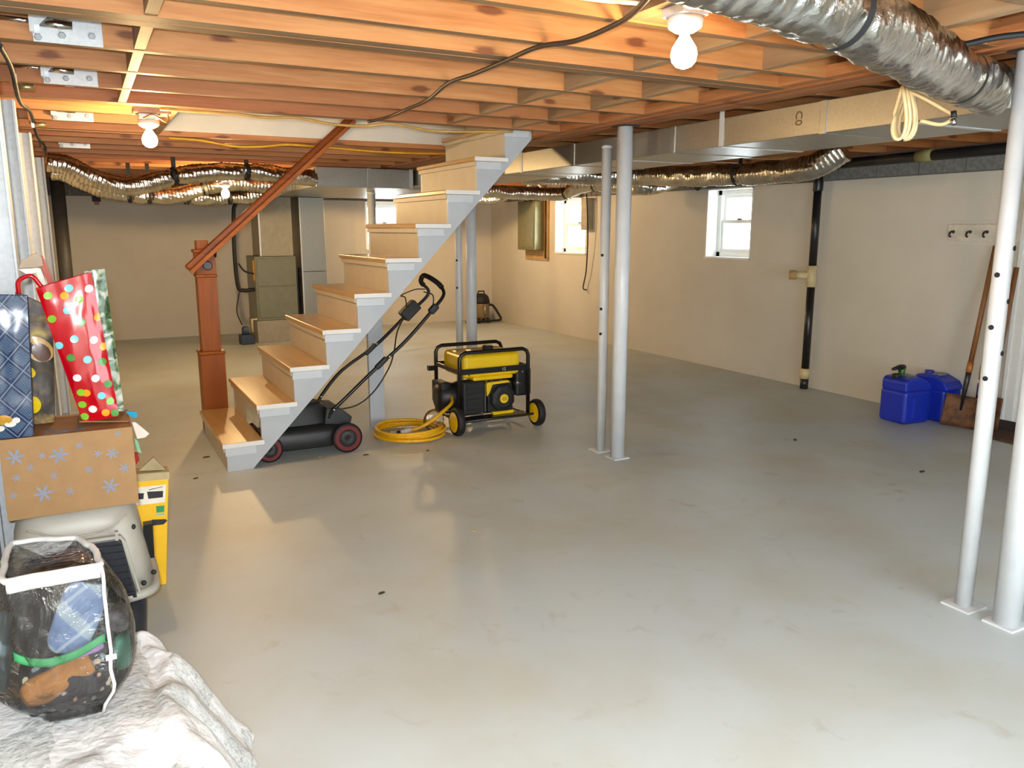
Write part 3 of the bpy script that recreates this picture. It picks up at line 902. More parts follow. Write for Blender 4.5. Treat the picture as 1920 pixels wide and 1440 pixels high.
# coil of cream tubing hung from the large duct
tub = thing('tubing_coil', (2.95, 2.2, 1.885), 'coil of cream plastic tubing hanging under the large foil duct', 'tubing')
TUBE = plain('cream_vinyl_tube', (226, 200, 150), 0.3, 0, 0.04)
for k, (dx, ry, rz, zc2) in enumerate(((0.0, 0.032, 0.098, 1.985), (0.018, 0.040, 0.092, 1.98), (0.035, 0.036, 0.088, 1.975), (-0.015, 0.026, 0.10, 1.985))):
    pts = [(2.95 + dx + 0.012 * math.sin(2 * a), 2.215 + ry * math.cos(a), zc2 + rz * math.sin(a)) for a in [2 * math.pi * i / 28 for i in range(28)]]
    MB().tube(pts, 0.0075, 8, closed=True).build('loop', TUBE, tub)
MB().tube(smooth_path([(2.95, 2.20, 2.07), (2.97, 2.15, 2.04), (3.0, 2.08, 1.99), (3.0, 2.03, 1.955), (2.99, 2.07, 1.93), (2.96, 2.14, 1.95)]), 0.0075, 8).build('loose_end', TUBE, tub)
MB().tube([(3.0, 2.032, 1.975), (3.0, 2.028, 1.95)], 0.011, 10).build('black_stopper', BLACK, tub)
MB().tube([(2.995, 2.03, 1.945), (2.995, 2.02, 1.925)], 0.010, 10).build('metal_fitting', CHROME, tub)
MB().tube([(2.95, 2.215, 1.893), (2.95, 2.215, 1.877)], 0.012, 10).build('black_stopper', BLACK, tub)
MB().tube([(2.95, 2.2, 2.08), (2.95, 2.19, 2.13)], 0.006, 8).build('tie', BLACK, tub)

# ------------------------------------------------------------------ right wall: drain pipe, hooks, electrics
dr = thing('drain_stack', (6.11, 5.42, 0), 'black vertical drain pipe with cream fittings on the right wall', 'pipe')
px, py = 6.12, 5.42
MB().tube([(px, py, 0.20), (px, py, 1.00)], 0.037, 20).build('lower_pipe', BLACKPVC, dr)
MB().tube([(px, py, 1.17), (px, py, 1.90)], 0.037, 20).build('upper_pipe', BLACKPVC, dr)
MB().lathe([(0.047, 0.99), (0.047, 1.19)], 20, Matrix.Translation((px, py, 0))).build('tee_fitting', CREAMPVC, dr)
MB().tube([(px - 0.02, py + 0.03, 1.10), (px - 0.10, py + 0.13, 1.10)], 0.036, 18).build('cleanout_stub', CREAMPVC, dr)
MB().tube([(px - 0.085, py + 0.112, 1.10), (px - 0.125, py + 0.162, 1.10)], 0.044, 18).build('cleanout_cap', plain('tan_pvc', (178, 142, 90), 0.5), dr)
MB().lathe([(0.046, 0.10), (0.046, 0.20)], 20, Matrix.Translation((px, py, 0))).build('base_coupling', CREAMPVC, dr)
MB().lathe([(0.039, 0.0), (0.039, 0.10)], 20, Matrix.Translation((px, py, 0))).build('floor_pipe', DKSTEEL, dr)
MB().tube(smooth_path([(px, py, 1.88), (px, py, 1.97), (px, py + 0.03, 2.05), (px, py + 0.12, 2.09)]), 0.046, 18).build('elbow', BLACKPVC, dr)
hz = thing('drain_run', (6.12, 7.0, 2.05), 'black horizontal drain pipe along the top of the right wall', 'pipe')
MB().tube([(6.12, 2.7, 2.125), (6.12, 5.5, 2.11)], 0.043, 18).tube([(6.12, 5.5, 2.11), (6.12, 11.8, 2.05)], 0.043, 18).build('pipe', BLACKPVC, hz)
for y in (4.35, 7.2, 9.0):
    MB().tube([(6.12, y - 0.07, 2.118 if y < 5.5 else 2.118 - (y - 5.5) * 0.0095), (6.12, y + 0.07, 2.117 if y < 5.5 else 2.116 - (y - 5.5) * 0.0095)], 0.05, 18).build('coupling', BLACKPVC if y > 5 else plain('olive_label', (150, 140, 90), 0.6), hz)
tag(MB().tube([(6.11, 6.86, 2.07), (6.02, 6.86, 2.03), (5.9, 6.86, 1.985)], 0.05, 16).build('pipe_end', BLACK), 'round black pipe end hanging in front of the nearer window', 'pipe')

hk = thing('hook_rail', (6.19, 3.9, 1.42), 'white hook rail with dark hooks on the right wall', 'hook rail')
MB().box((6.182, 3.52, 1.435), (6.199, 4.13, 1.57)).build('board', plain('off_white_board', (222, 214, 198), 0.5), hk, 0.003)
for y in (4.085, 3.945, 3.81, 3.67):
    MB().tube(smooth_path([(6.182, y, 1.515), (6.15, y, 1.51), (6.135, y, 1.495), (6.135, y, 1.48), (6.15, y, 1.472)]), 0.008, 8).lathe([(0.013, 0), (0.011, 0.006)], 10, Matrix.Translation((6.182, y, 1.51)) @ Matrix.Rotation(R(-90), 4, 'Y')).build('hook', DKSTEEL, hk)

el = thing('electrical_panel', (6.13, 10.8, 1.2), 'olive grey metal electrical panel on the right wall near the far corner', 'electrical panel')
PANEL = plain('olive_grey_enamel', (134, 128, 92), 0.22, 0.5, 0.05)
MB().box((6.00, 10.56, 1.22), (6.17, 11.10, 1.95)).build('box', PANEL, el, 0.012)
MB().box((5.99, 10.60, 1.26), (6.00, 11.06, 1.91)).build('door', PANEL, el, 0.004)
MB().box((6.17, 10.46, 1.07), (6.199, 11.14, 1.96)).build('backing_board', plain('plywood_board', (188, 150, 96), 0.7), el)
MB().tube([(6.15, 10.50, 1.10), (6.15, 10.50, 2.01)], 0.010, 8).build('conduit', DKSTEEL, el)
MB().tube([(6.03, 10.9, 1.95), (6.03, 10.9, 2.16)], 0.03, 12).tube([(6.03, 10.75, 1.95), (6.03, 10.75, 2.16)], 0.03, 12).build('feed_pipes', DKSTEEL, el)
ring = [(5.6 + 0.075 * math.cos(a), 9.86 - 0.06 * math.cos(a), 2.075 + 0.082 * math.sin(a)) for a in [2 * math.pi * i / 28 for i in range(28)]]
tag(MB().tube(ring, 0.022, 10, closed=True).build('white_ring', plain('white_plastic', (226, 222, 210), 0.4)), 'white plastic ring hung above the electrical panel', 'ring')
sb = thing('switch_box', (6.15, 9.36, 1.5), 'narrow grey switch box right of the farther window with a hanging cord', 'switch box')
MB().box((6.10, 9.30, 1.52), (6.199, 9.45, 1.95)).build('box', plain('putty_enamel', (170, 156, 128), 0.45), sb, 0.006)
MB().tube(smooth_path([(6.09, 9.31, 2.0), (6.09, 9.29, 1.9), (6.10, 9.28, 1.62), (6.12, 9.30, 1.3), (6.14, 9.36, 0.95), (6.15, 9.44, 0.73), (6.15, 9.36, 0.70)]), 0.009, 8).build('cord', BLACK, sb)
# ------------------------------------------------------------------ staircase
SX, SZ, RUN, RISE = 0.672, 0.19, 0.2235, 0.2296
Y0, Y1 = 5.20, 6.28
st = thing('staircase', (1.8, 5.74, 0), 'open wooden staircase, pale grey sides with oak treads, rising to the right', 'staircase')
NT = 10
def nose(i): return SX + RUN * i, SZ + RISE * i
def stringer(y0, y1, name):
    pts = [(SX + 0.028, 0.0), (SX + 0.028, SZ - 0.03)]
    for i in range(NT):
        x, z = nose(i)
        pts.append((x + 0.028, z - 0.03))
        pts.append((x + 0.028 + RUN, z - 0.03))
    x, z = nose(NT - 1)
    pts[-1] = (2.925, z - 0.03)
    pts = [p for k, p in enumerate(pts) if k != 2]
    pts.append((2.925, 2.165)); pts.append((0.857, 0.0))
    # last points: keep inside the opening
    MB().prism(pts, 1, y0, y1).build(name, GREYPAINT, st)
stringer(Y0, Y0 + 0.03, 'stringer'); stringer(Y1 - 0.05, Y1 - 0.02, 'stringer')
for i in range(NT):
    x, z = nose(i)
    xe = min(x + RUN + 0.035, 2.915)
    t = MB().box((x, Y0 - 0.022, z - 0.03), (xe, Y1, z)).build('tread', TREAD, st, 0.006, seg=2)
    MB().box((x + 0.003, Y0 - 0.0265, z - 0.029), (xe + 0.002, Y0 - 0.0215, z - 0.001)).build('painted_end', WHITE, t)
    MB().box((x + 0.018, Y0 - 0.018, z - 0.085), (min(x + RUN - 0.01, 2.9), Y0 - 0.001, z - 0.031)).build('end_moulding', plain('grey_paint_lit_edge', (204, 211, 216), 0.35, 0, 0.02), t, 0.004)  # stringer paint lightened here in place of shading along the strip
    MB().box((x + 0.010, Y0 + 0.0, z - 0.060), (x + 0.027, Y1 - 0.02, z - 0.031)).build('nose_moulding', RISER_WARM, t)
    zb = 0.0 if i == 0 else z - RISE
    if i == 1:
        # the second riser is a loose board: a tan piece and a pale blue one that leaves a gap at the near end
        MB().box((x + 0.030, Y0 + 0.55, zb), (x + 0.045, Y1 - 0.05, z - 0.03)).build('riser', RISER_WARM, st)
        MB().prism([(Y0 + 0.03, z - 0.03), (Y0 + 0.03, z - 0.10), (Y0 + 0.14, zb + 0.045), (Y0 + 0.56, zb + 0.03), (Y0 + 0.56, z - 0.03)], 0, x + 0.030, x + 0.044).build('riser_patch', plain('pale_blue_paint', (196, 212, 214), 0.5), st)
        MB().box((x + 0.07, Y0 + 0.04, zb + 0.0), (x + 0.085, Y0 + 0.5, zb + 0.05)).build('inner_cleat', GIRDER, st)
    else:
        MB().box((x + 0.028, Y0 + 0.03, zb + 0.001), (x + 0.043, Y1 - 0.05, z - 0.031)).build('riser', RISER_WARM, st)
# top riser board in the opening
MB().box((2.880, Y0 + 0.03, nose(NT - 1)[1]), (2.893, Y1 - 0.05, 2.45)).build('riser', RISER_WARM, st)
MB().box((1.875, 5.88, 0.0), (1.995, 5.918, 1.04)).build('support_post', GREYPAINT, st, 0.003)
MB().prism([(0.95, 0.04), (2.92, 2.12), (2.92, 2.16), (0.90, 0.03)], 1, 5.60, 5.64).build('centre_carriage', GIRDER, st)

nw = thing('newel_post', (0.80, 6.405, 0), 'square cherry-stained newel post with round medallion at the stair foot', 'newel post')
nx, ny = 0.80, 6.405
MB().box((nx - 0.088, ny - 0.085, 0), (nx + 0.088, ny + 0.085, 0.60)).build('plinth', CHERRY, nw, 0.004)
MB().box((nx - 0.094, ny - 0.091, 0.60), (nx + 0.094, ny + 0.091, 0.625)).build('plinth_moulding', CHERRY, nw, 0.006)
MB().box((nx - 0.068, ny - 0.066, 0.625), (nx + 0.068, ny + 0.066, 1.18)).build('shaft', CHERRY, nw, 0.003)
MB().box((nx - 0.076, ny - 0.074, 1.18), (nx + 0.076, ny + 0.074, 1.20)).build('neck_moulding', CHERRY, nw, 0.005)
MB().box((nx - 0.070, ny - 0.068, 1.20), (nx + 0.070, ny + 0.068, 1.36)).build('head_block', CHERRY, nw, 0.003)
MB().box((nx - 0.080, ny - 0.078, 1.36), (nx + 0.080, ny + 0.078, 1.385)).build('head_moulding', CHERRY, nw, 0.006)
MB().box((nx - 0.055, ny - 0.053, 1.385), (nx + 0.03, ny + 0.053, 1.45)).build('cap_block', CHERRY, nw, 0.004)
MB().lathe([(0.032, 0), (0.034, 0.006), (0.026, 0.010), (0.024, 0.008)], 20, Matrix.Translation((nx + 0.012, ny - 0.068, 1.265)) @ Matrix.Rotation(R(90), 4, 'X')).build('medallion', plain('slate_disc', (58, 58, 66), 0.4), nw)
hr = thing('handrail', (1.25, 6.29, 1.2), 'cherry-stained handrail slanting up from the newel post', 'handrail')
A, B = Vector((0.675, 6.295, 1.235)), Vector((1.95, 6.295, 2.372))
d = (B - A).normalized(); up = Vector((-d.z, 0, d.x))
def railbox(o0, o1, hw, name, mat, bev):
    vs = []
    for P in (A, B):
        for a, b in ((-hw, o0), (hw, o0), (hw, o1), (-hw, o1)):
            vs.append(P + up * b + Vector((0, a, 0)))
    MB().add(vs, [(0, 1, 2, 3), (4, 7, 6, 5), (0, 4, 5, 1), (1, 5, 6, 2), (2, 6, 7, 3), (3, 7, 4, 0)]).build(name, mat, hr, bev, seg=3)
railbox(-0.005, 0.042, 0.030, 'grip', CHERRY_X, 0.014)
railbox(-0.034, -0.004, 0.020, 'sub_rail', mat_wood('honey_stained_rail', (168, 96, 26), (132, 66, 12), (150, 80, 18), knots=False, axis=0, rough=0.6, gloss=0.0), 0.003)
MB().tube([(0.87, 6.30, 1.395), (0.87, 6.34, 1.33)], 0.010, 8).build('rail_bracket', DKSTEEL, hr)

# ------------------------------------------------------------------ lawn mower
mw = thing('lawn_mower', (1.25, 5.52, 0), 'black push lawn mower with red wheels parked under the staircase', 'lawn mower')
MGREY = plain('charcoal_plastic', (40, 42, 44), 0.55, 0, 0.1)
MGREY2 = plain('dark_charcoal_steel', (30, 31, 33), 0.45, 0, 0.1)
def deck(u, v):
    # stadium-shaped deck: u round, v up
    a = 2 * math.pi * u
    e = 0.55
    cx = math.copysign(abs(math.cos(a)) ** e, math.cos(a)); cy = math.copysign(abs(math.sin(a)) ** e, math.sin(a))
    k = [1.0, 1.03, 1.0, 0.93, 0.80, 0.70][min(5, int(round(v * 5)))]
    z = [0.055, 0.065, 0.15, 0.185, 0.20, 0.205][min(5, int(round(v * 5)))]
    return (1.245 + 0.31 * k * cx, 5.53 + 0.215 * k * cy, z)
m = MB().grid(deck, 40, 6, True, True)
m.f.append([200 + i for i in range(40)]); m.s.append(False)
m.build('deck', MGREY2, mw)
MB().grid(lambda u, v: (1.22 + (0.23 - 0.07 * v) * math.copysign(abs(math.cos(6.2832 * u)) ** 0.7, math.cos(6.2832 * u)), 5.53 + (0.15 - 0.05 * v) * math.copysign(abs(math.sin(6.2832 * u)) ** 0.7, math.sin(6.2832 * u)), 0.205 + 0.135 * (1 - (1 - v) ** 2) ), 32, 7, True, True).build('motor_cover', MGREY, mw)
MB().grid(lambda u, v: (1.22 + 0.16 * math.cos(6.2832 * u) * (1 - v), 5.53 + 0.10 * math.sin(6.2832 * u) * (1 - v), 0.34 + 0.02 * v), 24, 4, True, True).build('cover_top', MGREY, mw)
MB().prism([(1.38, 0.19), (1.56, 0.17), (1.58, 0.23), (1.50, 0.30), (1.40, 0.31)], 1, 5.37, 5.70).build('discharge_flap', MGREY, mw, 0.008)
def wheel(x, y, r, w, s):
    wh = MB().lathe([(r * 0.78, -w / 2), (r * 0.97, -w / 2), (r, -w / 4), (r, w / 4), (r * 0.97, w / 2), (r * 0.78, w / 2)], 32, Matrix.Translation((x, y, r)) @ Matrix.Rotation(R(90), 4, 'X')).build('wheel', BLACK, mw)
    MB().lathe([(r * 0.80, -w / 2 - 0.004), (r * 0.86, -w / 2 - 0.006), (r * 0.86, w / 2 + 0.006), (r * 0.80, w / 2 + 0.004)], 32, Matrix.Translation((x, y, r)) @ Matrix.Rotation(R(90), 4, 'X')).build('red_rim', plain('dark_red_plastic', (104, 14, 22), 0.5), wh)
    MB().lathe([(r * 0.60, -w / 2 - 0.002), (r * 0.56, -w / 2 - 0.010), (0.0006, -w / 2 - 0.014), (0.0006, w / 2 + 0.014), (r * 0.56, w / 2 + 0.010), (r * 0.60, w / 2 + 0.002)], 24, Matrix.Translation((x, y, r)) @ Matrix.Rotation(R(90), 4, 'X')).build('hub', MGREY, wh)
for x, y, r in ((1.515, 5.295, 0.105), (0.985, 5.30, 0.088), (1.515, 5.765, 0.105), (0.985, 5.76, 0.088)):
    wheel(x, y, r, 0.042, 1)
near = smooth_path([(1.41, 5.38, 0.24), (1.44, 5.37, 0.295), (1.50, 5.36, 0.345), (1.74, 5.355, 0.55), (1.982, 5.35, 0.744), (2.213, 5.35, 0.975), (2.285, 5.36, 1.055), (2.292, 5.38, 1.10), (2.275, 5.42, 1.14), (2.245, 5.48, 1.175), (2.235, 5.55, 1.19), (2.24, 5.62, 1.19), (2.245, 5.68, 1.165), (2.265, 5.73, 1.13), (2.325, 5.75, 1.075), (2.32, 5.75, 1.03), (2.25, 5.75, 0.965), (2.136, 5.75, 0.88), (1.90, 5.74, 0.68), (1.622, 5.73, 0.505), (1.46, 5.70, 0.345), (1.40, 5.68, 0.25)], 6)
hb = MB().tube(near, 0.0125, 10).build('handlebar', BLACKG, mw)
g0 = [p for p in near if p.z > 1.11 and p.x < 2.30]
MB().tube(g0, 0.019, 12).build('foam_grip', BLACK, hb)
def oblong(c, sz, ang, name, mat, par):
    M = Matrix.Translation(c) @ Matrix.Rotation(ang, 4, 'Y')
    return MB().cbox((0, 0, 0), sz, M).build(name, mat, par, 0.012)
oblong((2.16, 5.72, 0.925), (0.15, 0.09, 0.09), R(-42), 'switch_box', MGREY, mw)
oblong((2.205, 5.355, 0.965), (0.075, 0.05, 0.05), R(-45), 'lever_pivot', MGREY, mw)
oblong((1.80, 5.355, 0.60), (0.11, 0.045, 0.035), R(-41), 'fold_clamp', MGREY, mw)
oblong((1.845, 5.74, 0.645), (0.11, 0.045, 0.035), R(-41), 'fold_clamp', MGREY, mw)
for x, y, z in ((1.855, 5.335, 0.645), (1.89, 5.72, 0.685), (1.445, 5.35, 0.30), (1.445, 5.68, 0.33)):
    MB().sphere((x, y, z), 0.011, 10, 6).build('knob', CHROME, mw)
MB().tube(smooth_path([(2.13, 5.70, 0.95), (2.10, 5.65, 1.03), (2.05, 5.6, 1.05), (2.16, 5.6, 1.09), (2.24, 5.6, 1.09)]), 0.0045, 6).build('bail_wire', BLACK, mw)
MB().tube(smooth_path([(2.20, 5.35, 0.98), (2.22, 5.40, 1.06), (2.19, 5.5, 1.08)]), 0.0045, 6).build('bail_wire', BLACK, mw)
MB().tube(smooth_path([(2.12, 5.70, 0.90), (2.02, 5.62, 0.78), (1.93, 5.45, 0.66), (1.86, 5.38, 0.55), (1.74, 5.36, 0.40), (1.62, 5.38, 0.31), (1.48, 5.42, 0.28)]), 0.005, 6).build('power_lead', BLACK, mw)

# ------------------------------------------------------------------ generator
gn = thing('generator', (2.74, 5.62, 0), 'yellow and black portable generator on two wheels in a tubular frame', 'generator')
gx0, gx1, gyf, gyb, gzt = 2.43, 3.02, 5.41, 5.87, 0.615
def hoop(y, zb):
    p = [(gx0, y, zb), (gx0, y, gzt - 0.05), (gx0 + 0.015, y, gzt - 0.015), (gx0 + 0.05, y, gzt), (gx1 - 0.05, y, gzt), (gx1 - 0.015, y, gzt - 0.015), (gx1, y, gzt - 0.05), (gx1, y, zb)]
    return p
for y in (gyf, gyb):
    MB().tube(hoop(y, 0.10), 0.0155, 12).build('frame_hoop', BLACKG, gn)
for x in (gx0, gx1):
    MB().tube([(x, gyf, 0.10), (x, gyf + 0.02, 0.085), (x, gyb - 0.02, 0.085), (x, gyb, 0.10)], 0.0135, 10).build('base_tube', BLACKG, gn)
MB().box((gx0, 5.46, 0.075), (gx1, 5.50, 0.098)).box((gx0, 5.76, 0.075), (gx1, 5.80, 0.098)).build('engine_bed', BLACKG, gn)
for x in (gx0, gx1):
    MB().box((x - 0.010, gyf, 0.455), (x + 0.010, gyb, 0.485)).build('tank_rail', plain('dark_red_brown_steel', (58, 34, 30), 0.4), gn)
MB().box((gx0, gyf - 0.012, 0.448), (gx1, gyf + 0.004, 0.490)).box((gx0, gyb - 0.004, 0.448), (gx1, gyb + 0.012, 0.490)).build('tank_rail', BLACKG, gn)
tk = MB().box((2.475, 5.435, 0.41), (2.970, 5.835, 0.588)).build('fuel_tank', YELLOW, gn, 0.035, seg=4)
MB().box((2.55, 5.425, 0.385), (2.90, 5.80, 0.42)).build('tank_belly', YELLOW, gn, 0.02)
MB().lathe([(0.045, 0.58), (0.045, 0.612), (0.036, 0.619)], 20, Matrix.Translation((2.80, 5.68, 0))).build('fuel_cap', BLACK, gn)
MB().box((2.60, 5.50, 0.5875), (2.76, 5.62, 0.5905)).build('warning_label', plain('amber_label', (196, 140, 40), 0.5), gn)
MB().tube(smooth_path([(2.52, 5.43, 0.43), (2.50, 5.5, 0.55), (2.56, 5.62, 0.582), (2.66, 5.72, 0.583)]), 0.005, 6).build('vent_hose', BLACK, gn)
text_mesh('12', 0.034, Matrix.Translation((2.80, gyf - 0.0128, 0.469)) @ Matrix.Rotation(R(90), 4, 'X')).build('white_numerals', WHITE, gn)
# engine: shroud, recoil starter, air box, alternator, muffler
MB().box((2.66, 5.47, 0.11), (2.92, 5.75, 0.36)).build('engine_block', DKSTEEL, gn, 0.02)
MB().prism([(2.68, 0.13), (2.90, 0.13), (2.90, 0.30), (2.86, 0.345), (2.72, 0.345), (2.68, 0.30)], 1, 5.437, 5.475).build('starter_housing', BLACK, gn, 0.008)
MB().prism([(2.668, 0.345), (2.676, 0.365), (2.86, 0.37), (2.875, 0.352), (2.72, 0.345), (2.695, 0.285), (2.672, 0.255)], 1, 5.432, 5.47).build('yellow_shroud', YELLOW, gn, 0.004)
MB().tube([(2.93, 5.46, 0.345), (2.98, 5.46, 0.33)], 0.022, 14).build('carburettor', plain('cast_alloy', (120, 120, 116), 0.35, 0.7), gn)
Mz = Matrix.Translation((2.80, 5.435, 0.235)) @ Matrix.Rotation(R(90), 4, 'X')
MB().lathe([(0.108, -0.005), (0.112, 0.012), (0.100, 0.03), (0.070, 0.038)], 8, Mz @ Matrix.Rotation(R(22.5), 4, 'Z'), smooth=False).build('recoil_starter', BLACK, gn)
MB().lathe([(0.036, 0.036), (0.036, 0.044), (0.032, 0.046)], 24, Mz).build('starter_badge', YELLOW, gn)
for dz, hw in ((0.010, 0.018), (0.0, 0.022), (-0.010, 0.022)):
    MB().box((2.80 - hw, 5.435 - 0.0468, 0.235 + dz - 0.003), (2.80 + hw, 5.435 - 0.0458, 0.235 + dz + 0.003)).build('badge_print', plain('dark_olive_print', (150, 128, 20), 0.5), gn)
ab = MB().box((2.47, 5.43, 0.12), (2.655, 5.55, 0.385)).build('air_box', BLACK, gn, 0.016)
for k in range(5):
    MB().box((2.495, 5.424, 0.15 + k * 0.042), (2.63, 5.431, 0.165 + k * 0.042)).build('cover_rib', BLACK, ab)
Mx = Matrix.Translation((2.44, 5.68, 0.235)) @ Matrix.Rotation(R(90), 4, 'Y')
MB().lathe([(0.06, -0.10), (0.105, -0.08), (0.115, 0.02), (0.115, 0.22)], 24, Mx).build('alternator', MGREY2, gn)
MB().box((2.36, 5.60, 0.19), (2.44, 5.80, 0.36)).build('outlet_panel', BLACK, gn, 0.01)
MB().lathe([(0.07, -0.04), (0.075, 0.0), (0.05, 0.03)], 20, Matrix.Translation((2.60, 5.50, 0.32)) @ Matrix.Rotation(R(70), 4, 'X')).build('cylinder_head', plain('cast_aluminium', (96, 96, 92), 0.35, 0.7), gn)
MB().box((2.93, 5.44, 0.23), (3.07, 5.72, 0.455)).build('control_box', BLACK, gn, 0.02)
MB().box((2.72, 5.425, 0.105), (2.90, 5.47, 0.13)).build('yellow_foot', YELLOW, gn, 0.004)
for x, z in ((2.66, 0.385), (2.71, 0.372), (2.79, 0.375), (2.98, 0.43), (2.62, 0.13)):
    MB().lathe([(0.009, 0), (0.009, 0.006)], 6, Matrix.Translation((x, 5.432, z)) @ Matrix.Rotation(R(90), 4, 'X'), smooth=False).build('bolt', CHROME, gn)
MB().tube([(2.37, 5.345, 0.10), (3.07, 5.345, 0.10)], 0.010, 10).build('axle', DKSTEEL, gn)
MB().box((gx0 + 0.01, 5.34, 0.09), (gx1 - 0.01, 5.42, 0.105)).build('axle_bracket', BLACKG, gn)
for x in (2.375, 3.065):
    Mw = Matrix.Translation((x, 5.345, 0.108)) @ Matrix.Rotation(R(90), 4, 'Y')
    w = MB().lathe([(0.080, -0.026), (0.100, -0.026), (0.108, -0.012), (0.108, 0.012), (0.100, 0.026), (0.080, 0.026)], 32, Mw).build('wheel', BLACK, gn)
    MB().lathe([(0.083, -0.022), (0.083, 0.022)], 28, Mw).build('yellow_rim', YELLOW, w)
    MB().lathe([(0.086, -0.030), (0.078, -0.030), (0.074, -0.022), (0.074, 0.022), (0.078, 0.030), (0.086, 0.030)], 28, Mw).build('rim_lip', YELLOW, w)
    for k in range(5):
        a = 2 * math.pi * k / 5
        M2 = Mw @ Matrix.Rotation(a, 4, 'Z')
        MB().box((0.02, -0.010, -0.027), (0.075, 0.010, 0.027), M2).build('spoke', YELLOW, w, 0.003)
    MB().lathe([(0.022, -0.032), (0.022, 0.032)], 14, Mw).build('hub', YELLOW, w)
MB().box((2.36, gyb - 0.02, 0.42), (2.415, gyb + 0.02, 0.46)).tube([(2.38, gyb, 0.44), (2.42, gyb, 0.44)], 0.016, 10).build('handle_pivot', BLACKG, gn)

# ------------------------------------------------------------------ coiled yellow cord
hs = thing('cord_coil', (2.07, 5.50, 0), 'thick yellow extension cord coiled on the floor beside the generator', 'cord')
pts = []
offs = [(0, 0, 0.262), (0.012, -0.01, 0.25), (-0.012, 0.015, 0.225), (0.02, 0.01, 0.262), (-0.005, -0.02, 0.235), (0.0, 0.0, 0.25)]
for i in range(5 * 28 + 1):
    a = 2 * math.pi * i / 28
    lap = i / 28.0
    k = int(lap); f = lap - k
    o0, o1 = offs[min(k, 5)], offs[min(k + 1, 5)]
    ox, oy, rr_ = [o0[q] + (o1[q] - o0[q]) * f for q in range(3)]
    pts.append((2.055 + ox + rr_ * math.cos(a), 5.53 + oy + rr_ * 1.05 * math.sin(a), 0.0135 + 0.0125 * lap + 0.004 * math.sin(a * 2 + k)))
MB().tube(pts, 0.0125, 10).build('coil', CORD_Y, hs)
MB().tube(smooth_path([(2.03, 5.46, 0.055), (2.10, 5.44, 0.07), (2.20, 5.43, 0.115), (2.30, 5.44, 0.175), (2.40, 5.50, 0.22), (2.44, 5.60, 0.26)]), 0.0135, 10).build('lead', CORD_Y, hs)
MB().tube([(2.05, 5.455, 0.06), (1.97, 5.47, 0.045)], 0.021, 12).build('plug', plain('white_plug', (214, 210, 200), 0.4), hs)
MB().tube([(1.97, 5.47, 0.045), (1.945, 5.478, 0.042)], 0.016, 10).build('plug_band', BLACK, hs)
MB().tube([(1.945, 5.478, 0.042), (1.90, 5.50, 0.035)], 0.022, 12).build('connector', plain('clear_grey_plastic', (186, 178, 160), 0.25), hs)
def mat_vinyl(name, tint=(0.96, 0.97, 0.97, 1), gl=0.14, wr=9.0, st=0.8):
    m, nt, b = nodes_of(name)
    out = nt.nodes['Material Output']
    tr = nt.nodes.new('ShaderNodeBsdfTransparent'); tr.inputs[0].default_value = tint
    g = nt.nodes.new('ShaderNodeBsdfGlossy'); g.inputs['Roughness'].default_value = 0.06
    bp = nt.nodes.new('ShaderNodeBump'); bp.inputs['Strength'].default_value = st; bp.inputs['Distance'].default_value = 0.01
    nt.links.new(noise(nt, coords(nt), wr, 4, 0.6, 1.0), bp.inputs['Height']); nt.links.new(bp.outputs[0], g.inputs['Normal'])
    fr = nt.nodes.new('ShaderNodeFresnel'); fr.inputs[0].default_value = 1.45
    nt.links.new(bp.outputs[0], fr.inputs['Normal'])
    fac = math_n(nt, 'ADD', fr.outputs[0], gl)
    mx = nt.nodes.new('ShaderNodeMixShader')
    nt.links.new(fac, mx.inputs[0]); nt.links.new(tr.outputs[0], mx.inputs[1]); nt.links.new(g.outputs[0], mx.inputs[2])
    nt.links.new(mx.outputs[0], out.inputs[0])
    return m
VINYL = mat_vinyl('clear_vinyl', (0.93, 0.94, 0.93, 1), gl=0.07, wr=14.0, st=1.0)
cp = MB().grid(lambda u, v: (2.25 + 0.085 * math.cos(6.2832 * u) * math.cos((v - 0.5) * 2.9), 5.50 + 0.03 * math.sin(6.2832 * u) * math.cos((v - 0.5) * 2.9), 0.105 + 0.085 * math.sin((v - 0.5) * 2.9)), 20, 9, True, True)
tag(cp.build('plastic_package', mat_vinyl('clear_package', (0.93, 0.94, 0.93, 1), 0.10)), 'crumpled clear plastic package leaning on the yellow cord coil', 'package')

